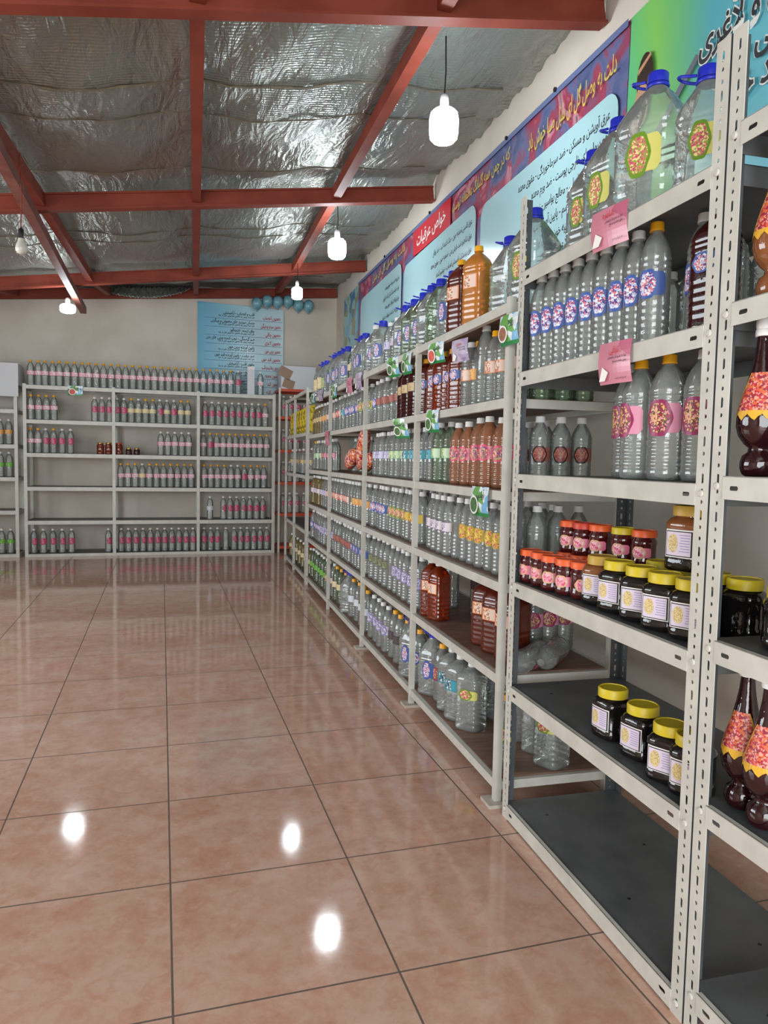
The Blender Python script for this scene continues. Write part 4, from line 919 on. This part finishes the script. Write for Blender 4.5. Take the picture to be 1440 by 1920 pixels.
# ------------------------------------------------------------ banners
def print_mat(name, build, rough=.28):
    m, nt, p = newmat(name); p.inputs['Roughness'].default_value = rough; build(nt, p); return m
def b_flower(nt, p):
    v = coords(nt)
    n = N(nt, 'ShaderNodeTexNoise'); n.inputs['Scale'].default_value = 3.4; n.inputs['Detail'].default_value = 4; n.inputs['Distortion'].default_value = 1.6; nt.links.new(v, n.inputs['Vector'])
    r = ramp(nt, [(.34, (74, 86, 128)), (.44, (100, 108, 150)), (.50, (140, 76, 104)), (.57, (160, 54, 78)), (.64, (200, 140, 160)), (.70, (100, 106, 96)), (.78, (86, 94, 140))]); nt.links.new(n.outputs[0], r.inputs[0]); nt.links.new(r.outputs[0], p.inputs['Base Color'])
def b_green(nt, p):
    v = coords(nt); s = N(nt, 'ShaderNodeSeparateXYZ'); nt.links.new(v, s.inputs[0])
    n = N(nt, 'ShaderNodeTexNoise'); n.inputs['Scale'].default_value = 1.2; nt.links.new(v, n.inputs['Vector'])
    a = N(nt, 'ShaderNodeMath', operation='MULTIPLY_ADD'); a.inputs[1].default_value = .25; nt.links.new(n.outputs[0], a.inputs[0]); nt.links.new(s.outputs[0], a.inputs[2])
    mr = N(nt, 'ShaderNodeMapRange'); mr.inputs[1].default_value = -1.30; mr.inputs[2].default_value = -.1; nt.links.new(a.outputs[0], mr.inputs[0])
    r = ramp(nt, [(0, (64, 168, 172)), (.10, (96, 190, 130)), (.26, (132, 204, 96)), (.40, (110, 190, 130)), (.55, (90, 176, 190)), (.8, (120, 200, 214)), (1, (150, 214, 222))]); nt.links.new(mr.outputs[0], r.inputs[0]); nt.links.new(r.outputs[0], p.inputs['Base Color'])
def b_blue(nt, p):
    v = coords(nt); s = N(nt, 'ShaderNodeSeparateXYZ'); nt.links.new(v, s.inputs[0])
    mr = N(nt, 'ShaderNodeMapRange'); mr.inputs[1].default_value = 0; mr.inputs[2].default_value = 1.05; nt.links.new(s.outputs[0], mr.inputs[0])
    r = ramp(nt, [(0, (104, 174, 204)), (.3, (140, 196, 216)), (.6, (178, 214, 224)), (1, (196, 222, 228))]); nt.links.new(mr.outputs[0], r.inputs[0]); nt.links.new(r.outputs[0], p.inputs['Base Color'])
M['flowerprint'] = print_mat('flower_banner_print', b_flower); M['greenprint'] = print_mat('green_banner_print', b_green); M['blueprint'] = print_mat('blue_banner_print', b_blue)
M['panel'] = plain('pale_cyan_print', (168, 206, 212), .22); M['redbox'] = plain('red_box_print', (204, 44, 58), .3); M['blueedge'] = plain('blue_border_print', (104, 118, 160), .3)
M['tealprint'] = printed('teal_flower_print', [(70, 150, 190), (110, 180, 206), (60, 130, 170), (150, 196, 200), (150, 150, 110)], 3, .3)
def sheet(parent, name, pts, y, mat, wav=0, th=.0015):
    """flat printed polygon in the local x-z plane at depth y (smaller y = nearer the viewer)"""
    g = G(); n = len(pts); g.v = [(x, y, zz) for x, zz in pts]+[(x, y+th, zz) for x, zz in pts]
    g.f = [tuple(range(n)), tuple(reversed(range(n, 2*n)))]+[(i, n+i, n+(i+1) % n, (i+1) % n) for i in range(n)]; g.m = [0]*len(g.f)
    return link(name, g.mesh(name, mat), parent)
def grid_sheet(parent, name, x0, x1, z0, z1f, mat, amp=.006, nx=60, nz=14):
    g = G()
    for i in range(nx+1):
        for j in range(nz+1):
            x = x0+(x1-x0)*i/nx; zt = z1f(x); g.v.append((x, -.003-amp*(.5+.5*math.sin(x*7.3+j*.5))*(1-abs(2*j/nz-1)), z0+(zt-z0)*j/nz))
    for i in range(nx):
        for j in range(nz): a = i*(nz+1)+j; g.f.append((a, a+nz+1, a+nz+2, a+1)); g.m.append(0)
    return link(name, g.mesh(name, mat, True), parent)
# frame on the right wall: local x = -s (to the right as seen from the room), local -y towards the room
WF = P(0, WALL_T-.012, 0)
def wall_thing(name, label): return thing(name, label, 'banner', WF, F)
def btop(x): s = -x; return 3.045+.022*(min(s, 6)-1.1)
def rrect(x0, x1, z0, z1, r=.06, skew=lambda x: 0):
    pts = []
    for cx, cz, a0 in ((x1-r, z0+r, -PI/2), (x1-r, z1-r, 0), (x0+r, z1-r, PI/2), (x0+r, z0+r, PI)):
        for k in range(5): a = a0+PI/2*k/4; pts.append((cx+r*math.cos(a), cz+r*math.sin(a)+skew(cx)))
    return pts
t = wall_thing('wall_banner', 'long flower-printed banner with pale text panels on the right wall')
grid_sheet(t, 'banner_sheet', -6.6, -1.31, 1.9, btop, M['flowerprint'])
sheet(t, 'banner_border', [(-1.31, btop(-1.31)), (-6.6, btop(-6.6)), (-6.6, btop(-6.6)-.03), (-1.31, btop(-1.31)-.03)], -.016, M['blueedge'])
sk = lambda x: .022*(-x-1.3)
pA = rrect(-2.93, -1.36, 1.95, 2.80, .09); pB = rrect(-4.72, -3.02, 1.95, 2.86, .09); pC = rrect(-6.45, -4.80, 1.95, 2.93, .09)
for q, nm in ((pA, 'a'), (pB, 'b'), (pC, 'c')): sheet(t, 'text_panel', q, -.0165, M['panel'])
sheet(t, 'title_box', [(-4.45, 2.875), (-3.52, 2.86), (-3.52, 3.06), (-4.45, 3.08)], -.0165, M['redbox'])
joined_text([tfit('دلت به وصل گل ای بلبل صبا خوش باد', M['goldink'], -2.25, -1.38, 2.875, .115), tfit('که در چمن همه گلبانگ عاشقانه توست', M['goldink'], -3.48, -2.50, 2.935, .095), tfit('دلت به وصل گل ای بلبل', M['goldink'], -5.9, -4.7, 3.0, .09)], M['goldink'], t, 'verse_lettering').location = (0, -.0175, 0)
joined_text([tfit('خواص عرقیات', M['whiteink'], -4.34, -3.62, 2.935, .13)], M['whiteink'], t, 'title_lettering').location = (0, -.0185, 0)
LA = ['عرق آویشن و مسکن - ضد سرماخوردگی - مقوی معده', 'رفع بیماریهای خارجی پوست - ضد ورم معده', 'تقویت قوای تناسلی - معالج بواسیر - زردی', 'نشاط آور - ضد رماتیسم - پایین آورنده تب', 'چراغ های قلب - تصفیه خون - تعرق آور', 'رماتیسم - ضد نفخ - مقوی اعصاب', 'ختمی های بادشکن - رفع تشنج - درمان ناراحتی', 'و - بادشکن و آرامبخش - رفع سرفه']
joined_text([(l, -1.42, 2.69-.092*i, .062, .72) for i, l in enumerate(LA)], M['ink'], t, 'panel_lettering').location = (0, -.0178, 0)
LBt = ['عرق کاسنی تصفیه خون - خنک کننده کبد - ضد یرقان', 'عرق شاهتره ضد خارش بدن - تصفیه خون - مقوی معده', 'عرق بیدمشک آرامبخش اعصاب - خوشبو کننده', 'عرق نعنا ضد نفخ - مقوی معده - بادشکن', 'عرق زیره لاغر کننده - شیرافزا - ضد نفخ', 'عرق رازیانه شیرافزا - مقوی معده', 'عرق خارشتر سنگ شکن کلیه - ادرارآور', 'عرق پونه ضد سرفه - مقوی معده']
joined_text([(l, -3.08, 2.74-.09*i, .055, .72) for i, l in enumerate(LBt)]+[(l, -4.86, 2.80-.09*i, .055, .70) for i, l in enumerate(reversed(LBt))], M['ink'], t, 'panel_lettering').location = (0, -.0178, 0)
g = G()
for q, (x, zz) in enumerate([(-2.55, btop(-2.55)-.01), (-1.95, 3.06), (-4.0, btop(-4.0)-.01), (-5.4, btop(-5.4)-.01)]): g.lathe([(.012, 0), (.012, .01), (.004, .014)], 10, cx=x, cy=zz)
g.v = [(x, -zz, y) for x, y, zz in g.v]; link('fixing_studs', g.mesh('fixing_studs', M['black']), t, (0, -.016, 0))
t = wall_thing('wall_banner', 'green and blue banner with large black lettering at the top right')
grid_sheet(t, 'banner_sheet', -1.305, 1.6, 1.9, lambda x: 3.05+.0*x, M['greenprint'])
BIG = [tleft('چاقی و لاغری', M['ink'], -.83, 2.645, .13, .78), tleft('چربی خون', M['ink'], -.755, 2.525, .13, .78), tleft('قند خون', M['ink'], -.72, 2.405, .13, .78), tleft('ضد', M['ink'], -.66, 2.745, .12, .8)]
joined_text(BIG, M['whiteink'], t, 'lettering_outline', .06).location = (0, -.0172, 0)
joined_text(BIG, M['ink'], t, 'lettering', .02).location = (0, -.0190, 0)
M['grayline'] = plain('grey_print', (110, 116, 128), .3); M['hair'] = plain('dark_hair_print', (52, 32, 26), .3); M['skin'] = plain('skin_print', (196, 150, 116), .3)
sheet(t, 'printed_stripe', [(-1.12, 2.47), (-1.06, 2.47), (-.83, 2.655), (-.85, 2.67)], -.0165, M['grayline'])
def ell(cx, cz, a, b, n=20, f=1): return [(cx+a*math.cos(2*PI*k/n), cz+b*math.sin(2*PI*k/n)) for k in range(n)]
sheet(t, 'printed_head', ell(-1.17, 2.74, .055, .10), -.0165, M['hair']); sheet(t, 'printed_headband', [(-1.215, 2.77), (-1.13, 2.81), (-1.13, 2.825), (-1.215, 2.79)], -.018, M['skin']); sheet(t, 'printed_face', ell(-1.185, 2.64, .05, .085), -.018, M['skin'])
t = wall_thing('wall_banner', 'short teal flower-printed banner end nearest the back right corner')
grid_sheet(t, 'banner_sheet', -7.45, -6.61, 1.9, lambda x: 3.14, M['tealprint'], nx=14)
t = thing('wall_banner', 'pale blue banner with red and black lines hanging on the back wall', 'banner', (.41, 7.985, 0), 0)
grid_sheet(t, 'banner_sheet', 0, 1.07, 1.98, lambda x: 3.10-.03*x, M['blueprint'], amp=.012, nx=30)
REDS = ['معجون اعصاب', 'معجون سردرد و میگرن', 'معجون چاقی', 'معجون لاغری', 'معجون چربی خون', 'معجون قند خون', 'معجون رماتیسم قلب', 'معجون معده', 'معجون کبد', 'معجون کلیه']
BLK = ['قلب و اعصاب - آرامبخش', 'مسکن سردرد های معمولی و میگرنی', 'چاق کننده - اشتهاآور', 'ضد گرسنگی - ذوب کننده چربی های بدن', 'پایین آورنده چربی خون', 'ضد دیابت - پایین آورنده قند خون', 'مقوی قلب - آرامبخش', 'ضد نفخ - مقوی معده', 'تصفیه خون - کبد', 'سنگ شکن']
joined_text([(l, 1.03, 2.93-.104*i, .066, .56 if len(l) < 14 else .42) for i, l in enumerate(REDS)], M['redink'], t, 'red_lettering').location = (0, -.0175, 0)
joined_text([(l, .70, 2.965-.104*i, .050, .75) for i, l in enumerate(BLK)]+[('طرز تهیه روزی یک قاشق غذاخوری قبل از غذا', .70, 2.935-.104*i, .028, .9) for i in range(10)], M['ink'], t, 'black_lettering').location = (0, -.0175, 0)
g = G()
for i in range(9): g.quadbox(.08, 1.05, -.017, -.016, 2.905-.104*i, 2.909-.104*i)
link('ruled_lines', g.mesh('ruled_lines', M['blueedge']), t)
M['garland'] = mottled('teal_film', (70, 130, 146), (130, 176, 186), 9, .25)
for k in range(6):
    t = thing('party_balloon', 'dusty teal balloon strung under the rafter, '+ORD[k+1]+' from left', 'balloon', (1.12+.13*k, 7.80, 3.14-.02*abs(k-2.5)+(.02 if k % 2 else 0)), 0, 'teal balloons by the back right corner')
    link('balloon_body', cached('bal', lambda: G().lathe([(.01, -.085), (.03, -.075), (.06, -.04), (.07, 0), (.062, .04), (.035, .066), (.01, .075)], 16).mesh('balloon', M['garland'], True)), t)
    link('knot', cached('knot', lambda: G().lathe([(.012, -.1), (.008, -.09), (.01, -.083)], 8).mesh('knot', M['garland'], True)), t)
# loose wires by the far post and behind the right unit
o = link('cable', G().tube([tuple(P(-.40, .40, 1.9-.05*i)+Vector((.006*math.sin(i*.9), .004*math.cos(i*.7), 0))) for i in range(24)], .0025, 6).mesh('cable', M['black']))
tag(o, 'thin black cable hanging behind the right slotted post', 'cable')
